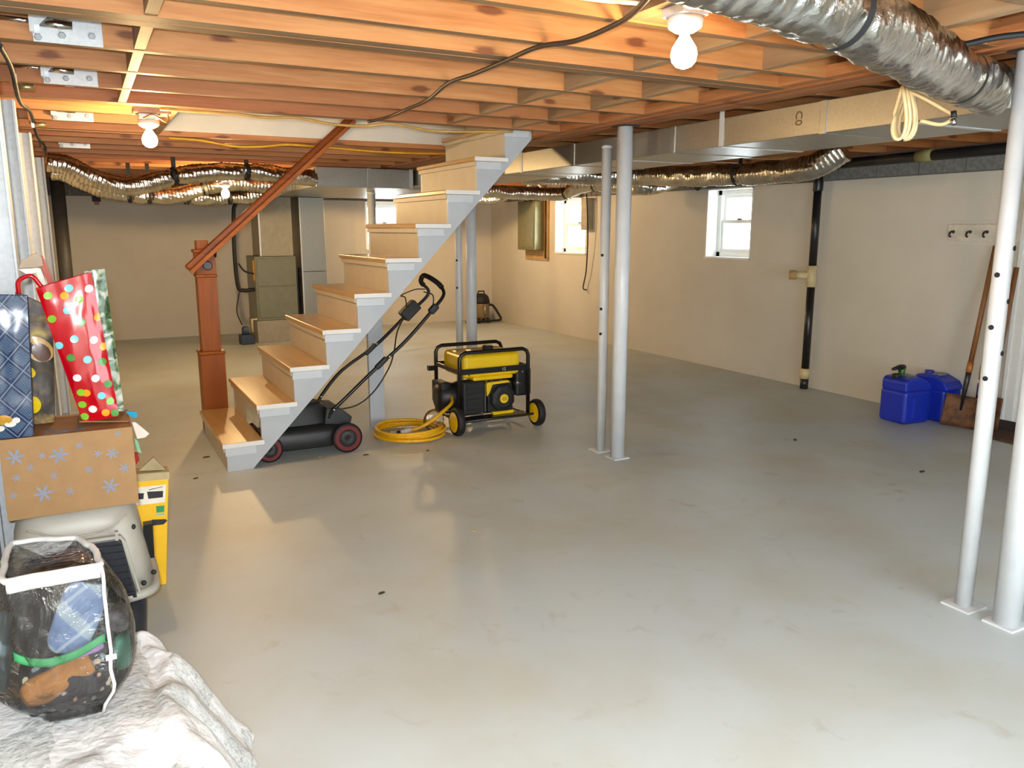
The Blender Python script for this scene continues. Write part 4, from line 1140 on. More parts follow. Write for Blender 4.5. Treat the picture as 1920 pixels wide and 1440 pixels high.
# ------------------------------------------------------------------ blue cans, shovels, mat, shop vacuum
BLUE = plain('blue_plastic', (22, 48, 178), 0.38, 0, 0.05)
def jerry(x, y, rz, label, spout, w=0.14, dth=0.128):
    c = thing('water_can', (x, y, 0), label, 'jerry can', 'blue jerry cans')
    M = Matrix.Translation((x, y, 0)) @ Matrix.Rotation(rz, 4, 'Z')
    MB().box((-w, -dth, 0.0), (w, dth, 0.27), M).build('body', BLUE, c, 0.03, seg=4)
    MB().prism([(-w + 0.005, 0.26), (-w + 0.005, 0.34), (-w + 0.03, 0.365), (0.02, 0.375), (w - 0.02, 0.33), (w + 0.012, 0.285), (w + 0.005, 0.255)], 1, -dth + 0.006, dth - 0.006, M).build('shoulder', BLUE, c, 0.02, seg=3)
    MB().box((w - 0.035, -0.03, 0.05), (w + 0.022, 0.03, 0.10), M).box((w - 0.005, -0.022, 0.06), (w + 0.022, 0.022, 0.25), M).build('grip', BLUE, c, 0.01)
    MB().box((-0.05, -dth - 0.008, 0.05), (0.03, -dth + 0.01, 0.22), M).build('front_panel', BLUE, c, 0.008)
    MB().box((-0.02, -0.045, 0.368), (0.05, 0.045, 0.378), M).build('top_badge', plain('grey_badge', (120, 128, 150), 0.4), c)
    MB().lathe([(0.036, 0.35), (0.036, 0.385), (0.03, 0.39)], 18, M @ Matrix.Translation((-0.09, 0.02, 0))).build('cap', BLUE if not spout else BLACK, c)
    if spout:
        MB().tube([M @ Vector((-0.02, 0.04, 0.36)), M @ Vector((-0.01, 0.04, 0.44))], 0.024, 12).build('spout_collar', plain('green_plastic', (60, 120, 40), 0.4), c)
        MB().tube([M @ Vector((0.0, 0.04, 0.432)), M @ Vector((-0.045, 0.035, 0.44)), M @ Vector((-0.14, 0.02, 0.43))], lambda i, a: (0.024, 0.020, 0.011)[i], 12).build('spout', BLACK, c)
        MB().tube([M @ Vector((-0.05, 0.035, 0.43)), M @ Vector((-0.05, 0.035, 0.40))], 0.008, 8).build('spout_trigger', BLACK, c)
jerry(5.785, 4.09, R(-6), 'blue plastic jerry can with a black and green spout by the right wall', True)
jerry(6.075, 4.02, R(-90), 'blue plastic jerry can tucked behind the spouted one, next to the shovels', False, 0.15, 0.11)

RUST = plain('rusty_steel', (112, 74, 46), 0.7, 0.3, 0.3, 18, 0.2)
HANDW = mat_wood('ash_handle', (150, 100, 56), (112, 66, 32), (130, 80, 42), knots=False, axis=2)
def shovel(bx, by, hx, hy, hz, handle, blade_w, blade_h, label, yaw, collar, sock):
    s = thing('shovel', (bx, by, 0), label, 'shovel', 'shovels against the right wall')
    base = Vector((bx, by, 0.0)); top = Vector((hx, hy, hz))
    ax = (top - base).normalized()
    side = Vector((math.cos(yaw), math.sin(yaw), 0)); side = (side - ax * side.dot(ax)).normalized()
    nrm = ax.cross(side)
    def bl(u, v):
        a = (u - 0.5) * 2
        cu = 0.030 * (a * a) * (1 if v > 0.1 else 0.6)
        w = blade_w * (0.5 - 0.03 * v)
        return base + side * (a * w) + ax * (0.006 + v * blade_h) + nrm * (-cu)
    g = MB().grid(bl, 11, 7)
    o = g.build('blade', RUST, s)
    md = o.modifiers.new('thick', 'SOLIDIFY'); md.thickness = 0.004
    MB().tube([base + ax * (blade_h * 0.55), base + ax * (blade_h + 0.12), base + ax * (blade_h + 0.22)], lambda i, a: (0.010, 0.020, 0.020)[i], 12).build('socket', sock, s)
    L = (top - base).length
    MB().tube([base + ax * (blade_h + 0.20), base + ax * L], 0.0185, 12).build('handle', handle, s)
    MB().tube([base + ax * (blade_h + 0.19), base + ax * (blade_h + 0.27)], 0.0225, 12).build('collar', collar, s)
OR = plain('orange_brown_varnish', (176, 110, 44), 0.4)
shovel(5.95, 3.735, 6.162, 3.72, 1.405, HANDW, 0.25, 0.25, 'rusty square shovel with a wooden handle leaning beside the blue cans', R(-58), OR, DKSTEEL)
shovel(6.03, 3.66, 6.178, 3.66, 1.36, DKSTEEL, 0.20, 0.22, 'slim shovel with a dark metal handle behind the rusty square one', R(-75), plain('tan_tape', (206, 168, 100), 0.5), CHROME)
shovel(6.085, 3.60, 6.176, 3.55, 1.25, HANDW, 0.20, 0.26, 'dark shovel half hidden behind the right-hand steel column', R(-75), RUST, RUST)
mt = tag(MB().box((5.83, 2.66, 0.0), (6.15, 3.50, 0.02)).build('door_mat', plain('brown_coir', (82, 56, 38), 0.95, 0, 0.2, 60, 0.4), bevel=0.005), 'dark brown door mat at the foot of the right wall', 'mat')
wb = thing('weather_strip_board', (6.17, 3.4, 0), 'dark board standing on the floor against the door casing', 'board')
MB().box((6.155, 3.20, 0.0), (6.172, 3.60, 0.085)).build('board', plain('black_brown_board', (52, 44, 40), 0.7), wb)

vc = thing('shop_vacuum', (5.80, 12.0, 0), 'small shop vacuum with a dark lid in the far right corner', 'vacuum cleaner')
MB().lathe([(0.12, 0.07), (0.135, 0.10), (0.135, 0.30), (0.14, 0.32)], 22, Matrix.Translation((5.80, 12.0, 0))).build('canister', plain('tan_canister', (150, 128, 92), 0.3, 0.3), vc)
MB().lathe([(0.145, 0.32), (0.145, 0.36), (0.12, 0.44), (0.07, 0.48)], 22, Matrix.Translation((5.80, 12.0, 0))).build('lid', BLACK, vc)
MB().tube([(5.74, 12.0, 0.47), (5.75, 12.0, 0.52), (5.85, 12.0, 0.52), (5.86, 12.0, 0.47)], 0.012, 8).build('handle', BLACK, vc)
MB().tube(smooth_path([(5.90, 11.92, 0.30), (5.97, 11.9, 0.28), (6.05, 11.88, 0.16), (6.10, 11.87, 0.05), (5.95, 11.84, 0.035), (5.70, 11.84, 0.035), (5.45, 11.86, 0.035)]), 0.02, 10).build('hose', BLACK, vc)
MB().tube([(5.80, 11.855, 0.12), (5.80, 11.85, 0.30)], 0.012, 8).build('chrome_strip', CHROME, vc)
for a in range(4):
    q = R(45 + 90 * a)
    MB().lathe([(0.028, 0.0), (0.03, 0.03), (0.03, 0.075)], 12, Matrix.Translation((5.80 + 0.12 * math.cos(q), 12.0 + 0.12 * math.sin(q), 0))).build('caster', BLACK, vc)
br = thing('broom', (3.17, 12.2, 0), 'dark broom handle leaning on the far wall right of the furnace', 'broom')
MB().tube([(3.15, 12.1, 0.12), (3.165, 12.36, 1.25)], 0.014, 10).build('handle', plain('dark_stained_stick', (78, 62, 40), 0.5), br)
MB().prism([(3.05, 0.0), (3.25, 0.0), (3.19, 0.16), (3.11, 0.16)], 1, 12.06, 12.13).build('bristles', plain('straw', (150, 120, 70), 0.9), br)

# ------------------------------------------------------------------ leaf scraps and crumbs on the floor
def scrap(x, y, s, a, rgb, label):
    q = []
    rr = random.Random(int(x * 1000))
    for k in range(9):
        t = 2 * math.pi * k / 9
        q.append((s * (0.6 + 0.5 * rr.random()) * math.cos(t) * 1.6, s * (0.5 + 0.5 * rr.random()) * math.sin(t)))
    M = Matrix.Translation((x, y, 0)) @ Matrix.Rotation(a, 4, 'Z')
    tag(MB().prism(q, 2, 0.0002, 0.004, M).build('leaf_scrap', plain('dry_leaf_%d_%d_%d' % rgb, rgb, 0.9)), label, 'debris', 'floor debris')
scrap(1.0, 3.07, 0.011, 0.3, (50, 42, 34), 'tiny dark crumb on open floor left of centre')
scrap(4.53, 4.06, 0.02, 0.8, (92, 80, 56), 'dry leaf scrap on the floor in front of the right wall drain pipe')
scrap(4.64, 3.11, 0.016, 0.1, (70, 62, 48), 'dark leaf scrap on the floor left of the right-hand columns')
scrap(1.66, 3.54, 0.012, 1.0, (206, 186, 130), 'small pale crumb on the floor below the cord coil')
scrap(0.62, 5.62, 0.02, 0.2, (96, 50, 28), 'reddish brown leaf scrap beside the bottom stair')
scrap(0.50, 5.15, 0.012, 0.5, (60, 50, 34), 'small dark crumb on the floor left of the bottom stair')
scrap(1.31, 5.27, 0.010, 0.5, (214, 180, 90), 'tiny yellow crumb under the lawn mower deck')
scrap(1.60, 5.16, 0.018, 0.2, (84, 76, 58), 'grey leaf scrap by the mower wheel')
scrap(2.02, 5.06, 0.012, 0.9, (96, 86, 62), 'tiny brown leaf scrap in front of the yellow cord coil')
# ------------------------------------------------------------------ the pile by the left wall
# pet carrier
pc = thing('pet_carrier', (-0.09, 3.08, 0), 'beige plastic pet carrier with a dark wire door and dark base', 'pet carrier')
BEIGE = plain('beige_plastic', (164, 160, 148), 0.42, 0, 0.03)
DKTRAY = plain('dark_navy_plastic', (30, 32, 40), 0.4, 0, 0.06)
def sup(u, cx, cy, hx, hy, e=0.42):
    a = 2 * math.pi * u
    return (cx + hx * math.copysign(abs(math.cos(a)) ** e, math.cos(a)), cy + hy * math.copysign(abs(math.sin(a)) ** e, math.sin(a)))
def loft(prof, n=48, e=0.42):
    """prof: list of (cx, cy, hx, hy, z)"""
    m = MB()
    for k, (cx, cy, hx, hy, z) in enumerate(prof):
        for i in range(n):
            x, y = sup(i / n, cx, cy, hx, hy, e)
            m.v.append(Vector((x, y, z)))
    for k in range(len(prof) - 1):
        for i in range(n):
            j = (i + 1) % n
            m.f.append([k * n + i, k * n + j, (k + 1) * n + j, (k + 1) * n + i]); m.s.append(True)
    m.f.append(list(range(n))[::-1]); m.s.append(False)
    m.f.append([(len(prof) - 1) * n + i for i in range(n)]); m.s.append(False)
    return m
loft([(-0.095, 3.09, 0.155, 0.18, 0.0), (-0.095, 3.09, 0.175, 0.20, 0.02), (-0.092, 3.09, 0.19, 0.205, 0.27)]).build('tray', DKTRAY, pc)
loft([(-0.088, 3.09, 0.218, 0.222, 0.268), (-0.088, 3.09, 0.232, 0.232, 0.275), (-0.088, 3.09, 0.232, 0.232, 0.295), (-0.088, 3.09, 0.222, 0.222, 0.302)]).build('rim', BEIGE, pc)
loft([(-0.090, 3.09, 0.216, 0.214, 0.302), (-0.094, 3.09, 0.204, 0.206, 0.42), (-0.098, 3.09, 0.188, 0.198, 0.54), (-0.10, 3.09, 0.172, 0.185, 0.59), (-0.10, 3.09, 0.140, 0.16, 0.612), (-0.10, 3.09, 0.12, 0.145, 0.616)]).build('shell', BEIGE, pc)
dr_ = MB().prism([(-0.21, 0.285), (0.062, 0.285), (0.030, 0.492), (0.018, 0.506), (-0.19, 0.512), (-0.20, 0.50)], 1, 2.862, 2.884).build('door_recess', DKTRAY, pc, 0.004)
for k in range(8):
    z = 0.31 + 0.025 * k
    MB().tube([(-0.205, 2.857, z + 0.002), (0.054 - k * 0.0035, 2.857, z)], 0.0022, 6).build('door_wire', plain('dull_wire', (64, 66, 70), 0.4, 0.6), dr_)
MB().prism([(-0.22, 0.285), (-0.208, 0.515), (0.025, 0.510), (0.036, 0.49), (0.068, 0.30), (0.074, 0.30), (0.042, 0.497), (0.028, 0.520), (-0.214, 0.527), (-0.228, 0.285)], 1, 2.853, 2.872).build('door_frame', BEIGE, pc)
MB().box((0.012, 2.852, 0.505), (0.022, 2.872, 0.535)).build('latch', BEIGE, pc)
for x, y, z in ((0.086, 2.895, 0.325), (0.122, 2.94, 0.34), (0.070, 2.935, 0.52)):
    MB().sphere((x, y - 0.012, z), 0.0095, 10, 6).build('fastener', BLACK, pc)
MB().prism([(2.98, 0.50), (3.02, 0.50), (3.10, 0.36), (3.09, 0.33), (3.06, 0.36)], 0, 0.105, 0.135).build('side_clip', BLACK, pc)
MB().tube(smooth_path([(-0.24, 2.885, 0.575), (-0.16, 2.872, 0.545), (-0.08, 2.868, 0.535), (0.0, 2.874, 0.545), (0.055, 2.89, 0.58)]), 0.0035, 6).build('seam_bead', plain('seam_beige', (160, 152, 136), 0.5), pc)  # bead in a slightly darker beige than the shell

# cardboard box with snowflakes
cb = thing('cardboard_box', (-0.09, 3.02, 0.618), 'tan cardboard box printed with blue-grey snowflakes on the pet carrier', 'box')
CARD = plain('tan_cardboard', (150, 116, 76), 0.8, 0, 0.04, 20)
CARDB = plain('brown_cardboard', (150, 100, 58), 0.85, 0, 0.06, 20)
bx0, bx1, by0, by1, bz0, bz1 = -0.285, 0.094, 2.875, 3.17, 0.618, 0.884
Mb = Matrix.Translation((bx0, by0, bz0)) @ Matrix.Rotation(R(-2.0), 4, 'Y') @ Matrix.Translation((-bx0, -by0, -bz0))
# bottom sits flat: only the walls lean
def cbx(a, b): return MB().box(a, b)
cbx((bx0, by0, bz0), (bx1, by0 + 0.004, bz1)).build('front_panel', CARD, cb, 0.001)
cbx((bx0, by1 - 0.004, bz0), (bx1, by1, bz1)).build('back_panel', CARDB, cb)
cbx((bx0, by0 + 0.004, bz0), (bx0 + 0.004, by1 - 0.004, bz1)).build('side_panel', CARDB, cb)
cbx((bx1 - 0.004, by0 + 0.004, bz0), (bx1, by1 - 0.004, bz1)).build('side_panel', CARDB, cb)
cbx((bx0 + 0.004, by0 + 0.004, bz0), (bx1 - 0.004, by1 - 0.004, bz0 + 0.004)).build('bottom_panel', CARDB, cb)
cbx((bx0 + 0.004, by0 + 0.004, bz1 - 0.010), (bx1 - 0.004, by1 - 0.004, bz1 - 0.005)).build('top_flap', CARDB, cb)
MB().prism([(-0.06, bz1 + 0.012), (0.090, bz1 - 0.004), (0.094, bz1), (-0.06, bz1 + 0.016)], 1, 2.97, 3.165).build('lifted_flap', CARDB, cb)
FLAKE = plain('blue_grey_ink', (126, 132, 148), 0.8, 0, 0.04)
def flake(x, z, r, y=by0 - 0.0006, flat=False, mat=None):
    """one six-petalled flake as a thin print"""
    q = []
    for k in range(6):
        a = math.pi * k / 3 + 0.1
        for da, rr in ((-0.50, 0.20), (-0.24, 0.62), (0.0, 1.0), (0.24, 0.62)):
            q.append((x + r * rr * math.cos(a + da), z + r * rr * math.sin(a + da)))
    MB().prism(q, 2 if flat else 1, y, y + 0.0008).build('snowflake', mat or FLAKE, cb)
for x, z, r in ((-0.245, 0.825, 0.030), (-0.125, 0.815, 0.031), (-0.172, 0.820, 0.013), (-0.065, 0.840, 0.014), (-0.208, 0.785, 0.014), (-0.015, 0.805, 0.015), (0.028, 0.800, 0.022), (-0.248, 0.757, 0.014),
                (-0.145, 0.750, 0.014), (-0.045, 0.755, 0.015), (-0.18, 0.695, 0.032), (-0.105, 0.690, 0.015), (0.012, 0.690, 0.030), (-0.262, 0.700, 0.014), (0.05, 0.865, 0.012), (0.06, 0.745, 0.02)):
    flake(x, z, r)
for x, y, r in ((-0.11, 2.93, 0.03), (-0.06, 2.95, 0.022), (-0.145, 2.90, 0.018), (-0.15, 2.96, 0.026)):
    flake(x, y, r, bz1 - 0.0048, True, plain('blue_ink', (86, 110, 140), 0.8))

# gift bags standing in the box top
def mat_plaid_navy():
    m, nt, b = nodes_of('navy_lattice_print')
    tc = nt.nodes.new('ShaderNodeTexCoord'); sp = nt.nodes.new('ShaderNodeSeparateXYZ'); nt.links.new(tc.outputs['Object'], sp.inputs[0])
    S = 14.0
    masks = []
    for op in ('ADD', 'SUBTRACT'):
        v = math_n(nt, 'MULTIPLY', math_n(nt, op, sp.outputs[0], math_n(nt, 'MULTIPLY', sp.outputs[2], 0.85)), S)
        f = math_n(nt, 'FRACT', v)
        masks.append(math_n(nt, 'ABSOLUTE', math_n(nt, 'SUBTRACT', f, 0.5)))
    e = math_n(nt, 'MINIMUM', masks[0], masks[1])
    ck = nt.nodes.new('ShaderNodeTexChecker'); ck.inputs['Scale'].default_value = 260
    nt.links.new(tc.outputs['Object'], ck.inputs[0])
    ck.inputs[1].default_value = srgb(16, 34, 66); ck.inputs[2].default_value = srgb(72, 98, 126)
    band = ramp(nt, e, [(0.12, (1, 1, 1, 1)), (0.15, (0, 0, 0, 1))])
    line = ramp(nt, e, [(0.02, (1, 1, 1, 1)), (0.035, (0, 0, 0, 1))])
    c = mix(nt, band, ck.outputs[0], srgb(12, 28, 62))
    c = mix(nt, math_n(nt, 'MULTIPLY', line, 0.6), c, srgb(120, 148, 176))
    nt.links.new(c, b.inputs['Base Color'])
    b.inputs['Roughness'].default_value = 0.22
    return m
def mat_photo_print(name, stops, sc, seed, rough=0.2, vor=False):
    m, nt, b = nodes_of(name)
    v = coords(nt, 'Object', (1, 1, 1), (0, 0, 0), (seed, seed * 0.7, 0))
    f = noise(nt, v, sc, 3, 0.55, 0.8)
    nt.links.new(ramp(nt, f, stops), b.inputs['Base Color'])
    b.inputs['Roughness'].default_value = rough
    return m
NAVY = mat_plaid_navy()
RED = plain('red_gloss_paper', (172, 2, 20), 0.16, 0, 0.05, 6, coat=0.3)
SUNF = mat_photo_print('brown_yellow_print', [(0.35, srgb(30, 25, 22)), (0.50, srgb(48, 40, 30)), (0.60, srgb(110, 84, 36)), (0.68, srgb(160, 138, 30)), (0.78, srgb(56, 70, 30))], 9, 3.1, 0.5)
WINT = mat_photo_print('green_winter_print', [(0.36, srgb(44, 60, 30)), (0.47, srgb(76, 104, 66)), (0.55, srgb(150, 156, 136)), (0.70, srgb(190, 188, 176))], 26, 5.2)
WHITEPAPER = plain('white_paper', (228, 222, 210), 0.6)
def gift_bag(name, TL, TR, BR, BL, y, depth, mat, side, label, seed, inner=None, bul=0.012):
    cx = (BL[0] + BR[0]) / 2
    g = thing(name, (cx, y + depth / 2, min(BL[1], BR[1])), label, 'gift bag', 'gift bags on the cardboard box')
    def front(u, v, s=-1):
        """u 0..1 left to right, v 0..1 bottom to top"""
        b = Vector((BL[0] + (BR[0] - BL[0]) * u, 0, BL[1] + (BR[1] - BL[1]) * u))
        t = Vector((TL[0] + (TR[0] - TL[0]) * u, 0, TL[1] + (TR[1] - TL[1]) * u))
        p = b.lerp(t, v)
        w = 4 * u * (1 - u)
        yy = (y if s < 0 else y + depth * (1 - 0.5 * v)) + s * bul * w * (0.4 + 0.6 * math.sin(math.pi * min(1, v * 1.1)))
        yy += 0.005 * mnoise.noise(Vector((p.x * 22 + seed, 0, p.z * 12))) + 0.0025 * mnoise.noise(Vector((p.x * 60, seed, p.z * 30)))
        return Vector((p.x, yy, p.z))
    o = MB().grid(lambda u, v: front(u, v), 18, 26).build('front_face', mat, g)
    MB().grid(lambda u, v: front(u, v, 1), 18, 26).build('back_face', mat, g)
    for u in (0.0, 1.0):
        def sd(a, v, u=u):
            p, q = front(u, v), front(u, v, 1)
            r = p.lerp(q, a)
            r.x += (0.010 if u == 0 else -0.010) * math.sin(math.pi * a) * v
            return r
        MB().grid(sd, 8, 20).build('gusset', side, g)
    MB().grid(lambda a, u: front(u, 0.0).lerp(front(u, 0.0, 1), a), 6, 10).build('base', side, g)
    return g, front
BT = bz1 + 0.001
ng, nfront = gift_bag('gift_bag', (-0.345, 1.34), (-0.163, 1.328), (-0.190, BT), (-0.345, BT), 2.888, 0.075, NAVY, plain('navy_paper', (26, 48, 86), 0.3), 'navy blue gift bag with a white lattice print, leftmost in the pile', 1, bul=0.006)
sg, sfront = gift_bag('gift_bag', (-0.205, 1.33), (-0.105, 1.27), (-0.135, BT), (-0.245, BT), 3.068, 0.055, SUNF, SUNF, 'brown and yellow photo-print gift bag between the navy and red ones', 2)
def disc(front, u, v, ru, rv, n=12):
    m = MB()
    vs = [front(u, v) + Vector((0, -0.0012, 0))]
    for k in range(n):
        a = 2 * math.pi * k / n
        vs.append(front(min(1, max(0, u + ru * math.cos(a))), min(1, max(0, v + rv * math.sin(a)))) + Vector((0, -0.0012, 0)))
    m.add(vs, [(0, 1 + k, 1 + (k + 1) % n) for k in range(n)], True)
    return m
for (u, v, ru, rv, rgb) in ((0.50, 0.135, 0.16, 0.034, (176, 130, 30)), (0.62, 0.10, 0.10, 0.020, (206, 204, 198)), (0.42, 0.075, 0.10, 0.022, (206, 204, 198)), (0.72, 0.125, 0.07, 0.022, (206, 204, 198))):
    disc(nfront, u, v, ru, rv, 16).build('printed_bow', plain('bow_%d_%d_%d' % rgb, rgb, 0.25), ng)
for (u, v, ru, rv, rgb) in ((0.62, 0.62, 0.40, 0.10, (190, 150, 84)), (0.68, 0.60, 0.26, 0.075, (70, 30, 18)), (0.30, 0.42, 0.22, 0.05, (206, 180, 50)), (0.45, 0.16, 0.2, 0.07, (220, 190, 20))):
    d_ = disc(sfront, u, v, ru, rv, 16)
    for q in d_.v: q.y -= 0.0006 * (1 if rgb[0] > 100 else 2)
    d_.build('printed_petal', plain('print_%d_%d_%d' % rgb, rgb, 0.25), sg)
gift_bag('gift_bag', (0.0, 1.392), (0.062, 1.397), (0.082, BT + 0.012), (0.0, BT + 0.016), 3.085, 0.05, WINT, WINT, 'green and white winter-print gift bag behind the red one', 4)
rg, rfront = gift_bag('gift_bag', (-0.142, 1.345), (0.020, 1.392), (0.062, BT + 0.018), (-0.050, BT + 0.010), 2.975, 0.085, RED, plain('white_torn_paper', (222, 216, 206), 0.6), 'red gift bag with coloured polka dots, tallest in the pile', 3, bul=0.018)
DC = {'w': (236, 226, 214), 'b': (110, 196, 206), 'g': (120, 180, 40), 'd': (66, 140, 60), 'o': (246, 150, 20)}
DOTS = [(0.16, 0.93, 'g'), (0.55, 0.94, 'b'), (0.42, 0.80, 'b'), (0.68, 0.85, 'g'), (0.90, 0.90, 'w'), (0.10, 0.77, 'g'), (0.62, 0.70, 'd'), (0.40, 0.60, 'b'), (0.78, 0.56, 'w'), (0.22, 0.48, 'd'), (0.55, 0.44, 'b'),
        (0.86, 0.40, 'd'), (0.22, 0.33, 'w'), (0.62, 0.30, 'w'), (0.32, 0.21, 'o'), (0.66, 0.17, 'b'), (0.14, 0.13, 'g'), (0.88, 0.24, 'd'), (0.84, 0.12, 'g'), (0.36, 0.085, 'w'), (0.66, 0.045, 'o'), (0.90, 0.03, 'd'), (0.96, 0.70, 'o'), (0.06, 0.58, 'b'), (0.95, 0.5, 'o'), (0.2, 0.22, 'g'), (0.1, 0.04, 'g'), (0.44, 0.9, 'o')]
for u, v, k in DOTS:
    rr = 0.0125
    wid = (0.162 + (0.112 - 0.162) * (1 - v))
    disc(rfront, u, v, rr / wid, rr / 0.475).build('polka_dot', plain('dot_' + k, DC[k], 0.2), rg)
MB().tube(smooth_path([(-0.19, 2.97, 1.33), (-0.185, 2.965, 1.37), (-0.15, 2.96, 1.385), (-0.125, 2.965, 1.35)]), 0.007, 8).build('ribbon_handle', RED, rg)
# folded paper shape poking out above the bags
pb = thing('paper_ornament', (-0.14, 3.06, 1.32), 'folded tan and white paper shape poking up between the gift bags', 'ornament')
MB().prism([(-0.190, 1.405), (-0.176, 1.43), (-0.150, 1.448), (-0.132, 1.455), (-0.118, 1.44), (-0.118, 1.412), (-0.135, 1.408)], 1, 3.05, 3.075).build('tan_fold', plain('tan_paper', (168, 148, 124), 0.6), pb, 0.002)
MB().prism([(-0.190, 1.404), (-0.135, 1.407), (-0.125, 1.405), (-0.105, 1.32), (-0.125, 1.32), (-0.140, 1.39), (-0.165, 1.385)], 1, 3.04, 3.056).build('white_fold', WHITEPAPER, pb, 0.002)
MB().prism([(-0.130, 1.444), (-0.116, 1.445), (-0.085, 1.33), (-0.105, 1.33)], 1, 3.056, 3.07).build('red_fold', plain('brick_paper', (170, 74, 60), 0.6), pb)

# scraps of tissue paper at the right edge of the box
def tissue(pts, y0, rgb, label):
    tag(MB().prism(pts, 1, y0, y0 + 0.012).build('tissue_scrap', plain('tissue_%d_%d_%d' % rgb, rgb, 0.8)), label, 'tissue paper', 'tissue scraps')
tissue([(0.100, 0.868), (0.112, 0.865), (0.152, 0.820), (0.138, 0.808), (0.112, 0.806)], 3.02, (222, 202, 190), 'pale pink tissue scrap sticking out of the cardboard box')
tissue([(0.085, 0.900), (0.118, 0.895), (0.122, 0.878), (0.108, 0.872), (0.09, 0.89)], 3.06, (24, 140, 180), 'small bright blue tissue scrap above the pink one')
tissue([(0.104, 0.800), (0.114, 0.79), (0.124, 0.74), (0.110, 0.75)], 3.06, (120, 176, 140), 'small green tissue scrap hanging down beside the box')
tissue([(0.098, 0.75), (0.112, 0.745), (0.114, 0.72), (0.102, 0.705)], 3.05, (140, 24, 10), 'small dark red scrap hanging at the lower right of the box')

# yellow tool carton behind the carrier
yb = thing('tool_carton', (0.18, 3.64, 0), 'tall yellow carton with pictures of black tools behind the pet carrier', 'carton')
YC = plain('yellow_carton', (240, 188, 24), 0.45, 0, 0.03)
Yw = 3.60
MB().prism([(0.02, 0.0), (0.195, 0.0), (0.243, 0.50), (0.02, 0.515)], 1, Yw, Yw + 0.10).build('box', YC, yb, 0.003)
MB().prism([(0.02, 0.488), (0.2435, 0.474), (0.2455, 0.506), (0.02, 0.52)], 1, Yw - 0.0012, Yw + 0.101).build('clear_lid_band', plain('tan_film', (190, 170, 130), 0.2), yb)
MB().prism([(0.03, 0.46), (0.228, 0.452), (0.218, 0.375), (0.03, 0.38)], 1, Yw - 0.0012, Yw).build('white_panel_print', plain('print_white', (232, 226, 210), 0.5), yb)
for q in ([(0.152, 0.432), (0.215, 0.426), (0.212, 0.398), (0.155, 0.400)], [(0.105, 0.432), (0.140, 0.428), (0.136, 0.402), (0.108, 0.404)], [(0.16, 0.438), (0.215, 0.444), (0.215, 0.446), (0.16, 0.441)], [(0.160, 0.305), (0.215, 0.298), (0.222, 0.290), (0.205, 0.276), (0.160, 0.278)]):
    MB().prism(q, 1, Yw - 0.0022, Yw - 0.0012).build('tool_print', plain('print_black', (30, 26, 34), 0.5), yb)
MB().prism([(0.182, 0.362), (0.215, 0.360), (0.212, 0.332), (0.182, 0.333)], 1, Yw - 0.0022, Yw - 0.001).build('green_label_print', plain('print_green', (40, 140, 90), 0.5), yb)
MB().prism([(0.178, 0.330), (0.212, 0.329), (0.210, 0.318), (0.180, 0.319)], 1, Yw - 0.0022, Yw - 0.001).build('label_strip_print', plain('print_pale_green', (150, 190, 140), 0.5), yb)
MB().prism([(0.13, 0.52), (0.19, 0.57), (0.235, 0.508)], 1, Yw + 0.03, Yw + 0.05).build('plastic_peak', plain('clouded_film', (176, 160, 120), 0.15), yb)

# quilt heaped in the foreground
def mat_quilt():
    m, nt, b = nodes_of('white_patchwork_cotton')
    v = world_coords(nt)
    mp = nt.nodes.new('ShaderNodeMapping'); mp.inputs['Scale'].default_value = (9, 5, 6); mp.inputs['Rotation'].default_value = (0, 0, 0.5)
    nt.links.new(v, mp.inputs[0])
    vo = nt.nodes.new('ShaderNodeTexVoronoi'); vo.inputs['Scale'].default_value = 1.0; vo.distance = 'CHEBYCHEV'
    nt.links.new(mp.outputs[0], vo.inputs['Vector'])
    sp = nt.nodes.new('ShaderNodeSeparateColor'); nt.links.new(vo.outputs['Color'], sp.inputs[0])
    pr = ramp(nt, noise(nt, v, 75, 4, 0.7, 0.6), [(0.50, (0, 0, 0, 1)), (0.62, (1, 1, 1, 1))])
    on = ramp(nt, sp.outputs[0], [(0.45, (0, 0, 0, 1)), (0.50, (1, 1, 1, 1))])
    c = mix(nt, math_n(nt, 'MULTIPLY', math_n(nt, 'MULTIPLY', pr, on), 0.5), mix(nt, on, srgb(220, 220, 219), srgb(202, 204, 202)), srgb(128, 134, 130))
    yl = ramp(nt, noise(nt, v, 16, 2), [(0.68, (0, 0, 0, 1)), (0.76, (1, 1, 1, 1))])
    c = mix(nt, math_n(nt, 'MULTIPLY', yl, 0.35), c, srgb(214, 200, 130))
    g = nt.nodes.new('ShaderNodeSeparateXYZ'); nt.links.new(v, g.inputs[0])
    gm = ramp(nt, math_n(nt, 'SUBTRACT', g.outputs[1], 2.36), [(0.16, (0, 0, 0, 1)), (0.19, (1, 1, 1, 1))])
    gp = ramp(nt, noise(nt, v, 22, 2, 0.5, 1.5), [(0.45, srgb(140, 172, 152)), (0.56, srgb(212, 218, 200))])
    c = mix(nt, gm, c, gp)
    nt.links.new(c, b.inputs['Base Color'])
    b.inputs['Roughness'].default_value = 0.9
    h = math_n(nt, 'ADD', math_n(nt, 'MULTIPLY', vo.outputs['Distance'], -0.6), math_n(nt, 'MULTIPLY', noise(nt, v, 40, 3), 0.5))
    bump(nt, b, h, 0.9, 0.016)
    return m
def sstep(a, b, x):
    t = max(0.0, min(1.0, (x - a) / (b - a)))
    return t * t * (3 - 2 * t)
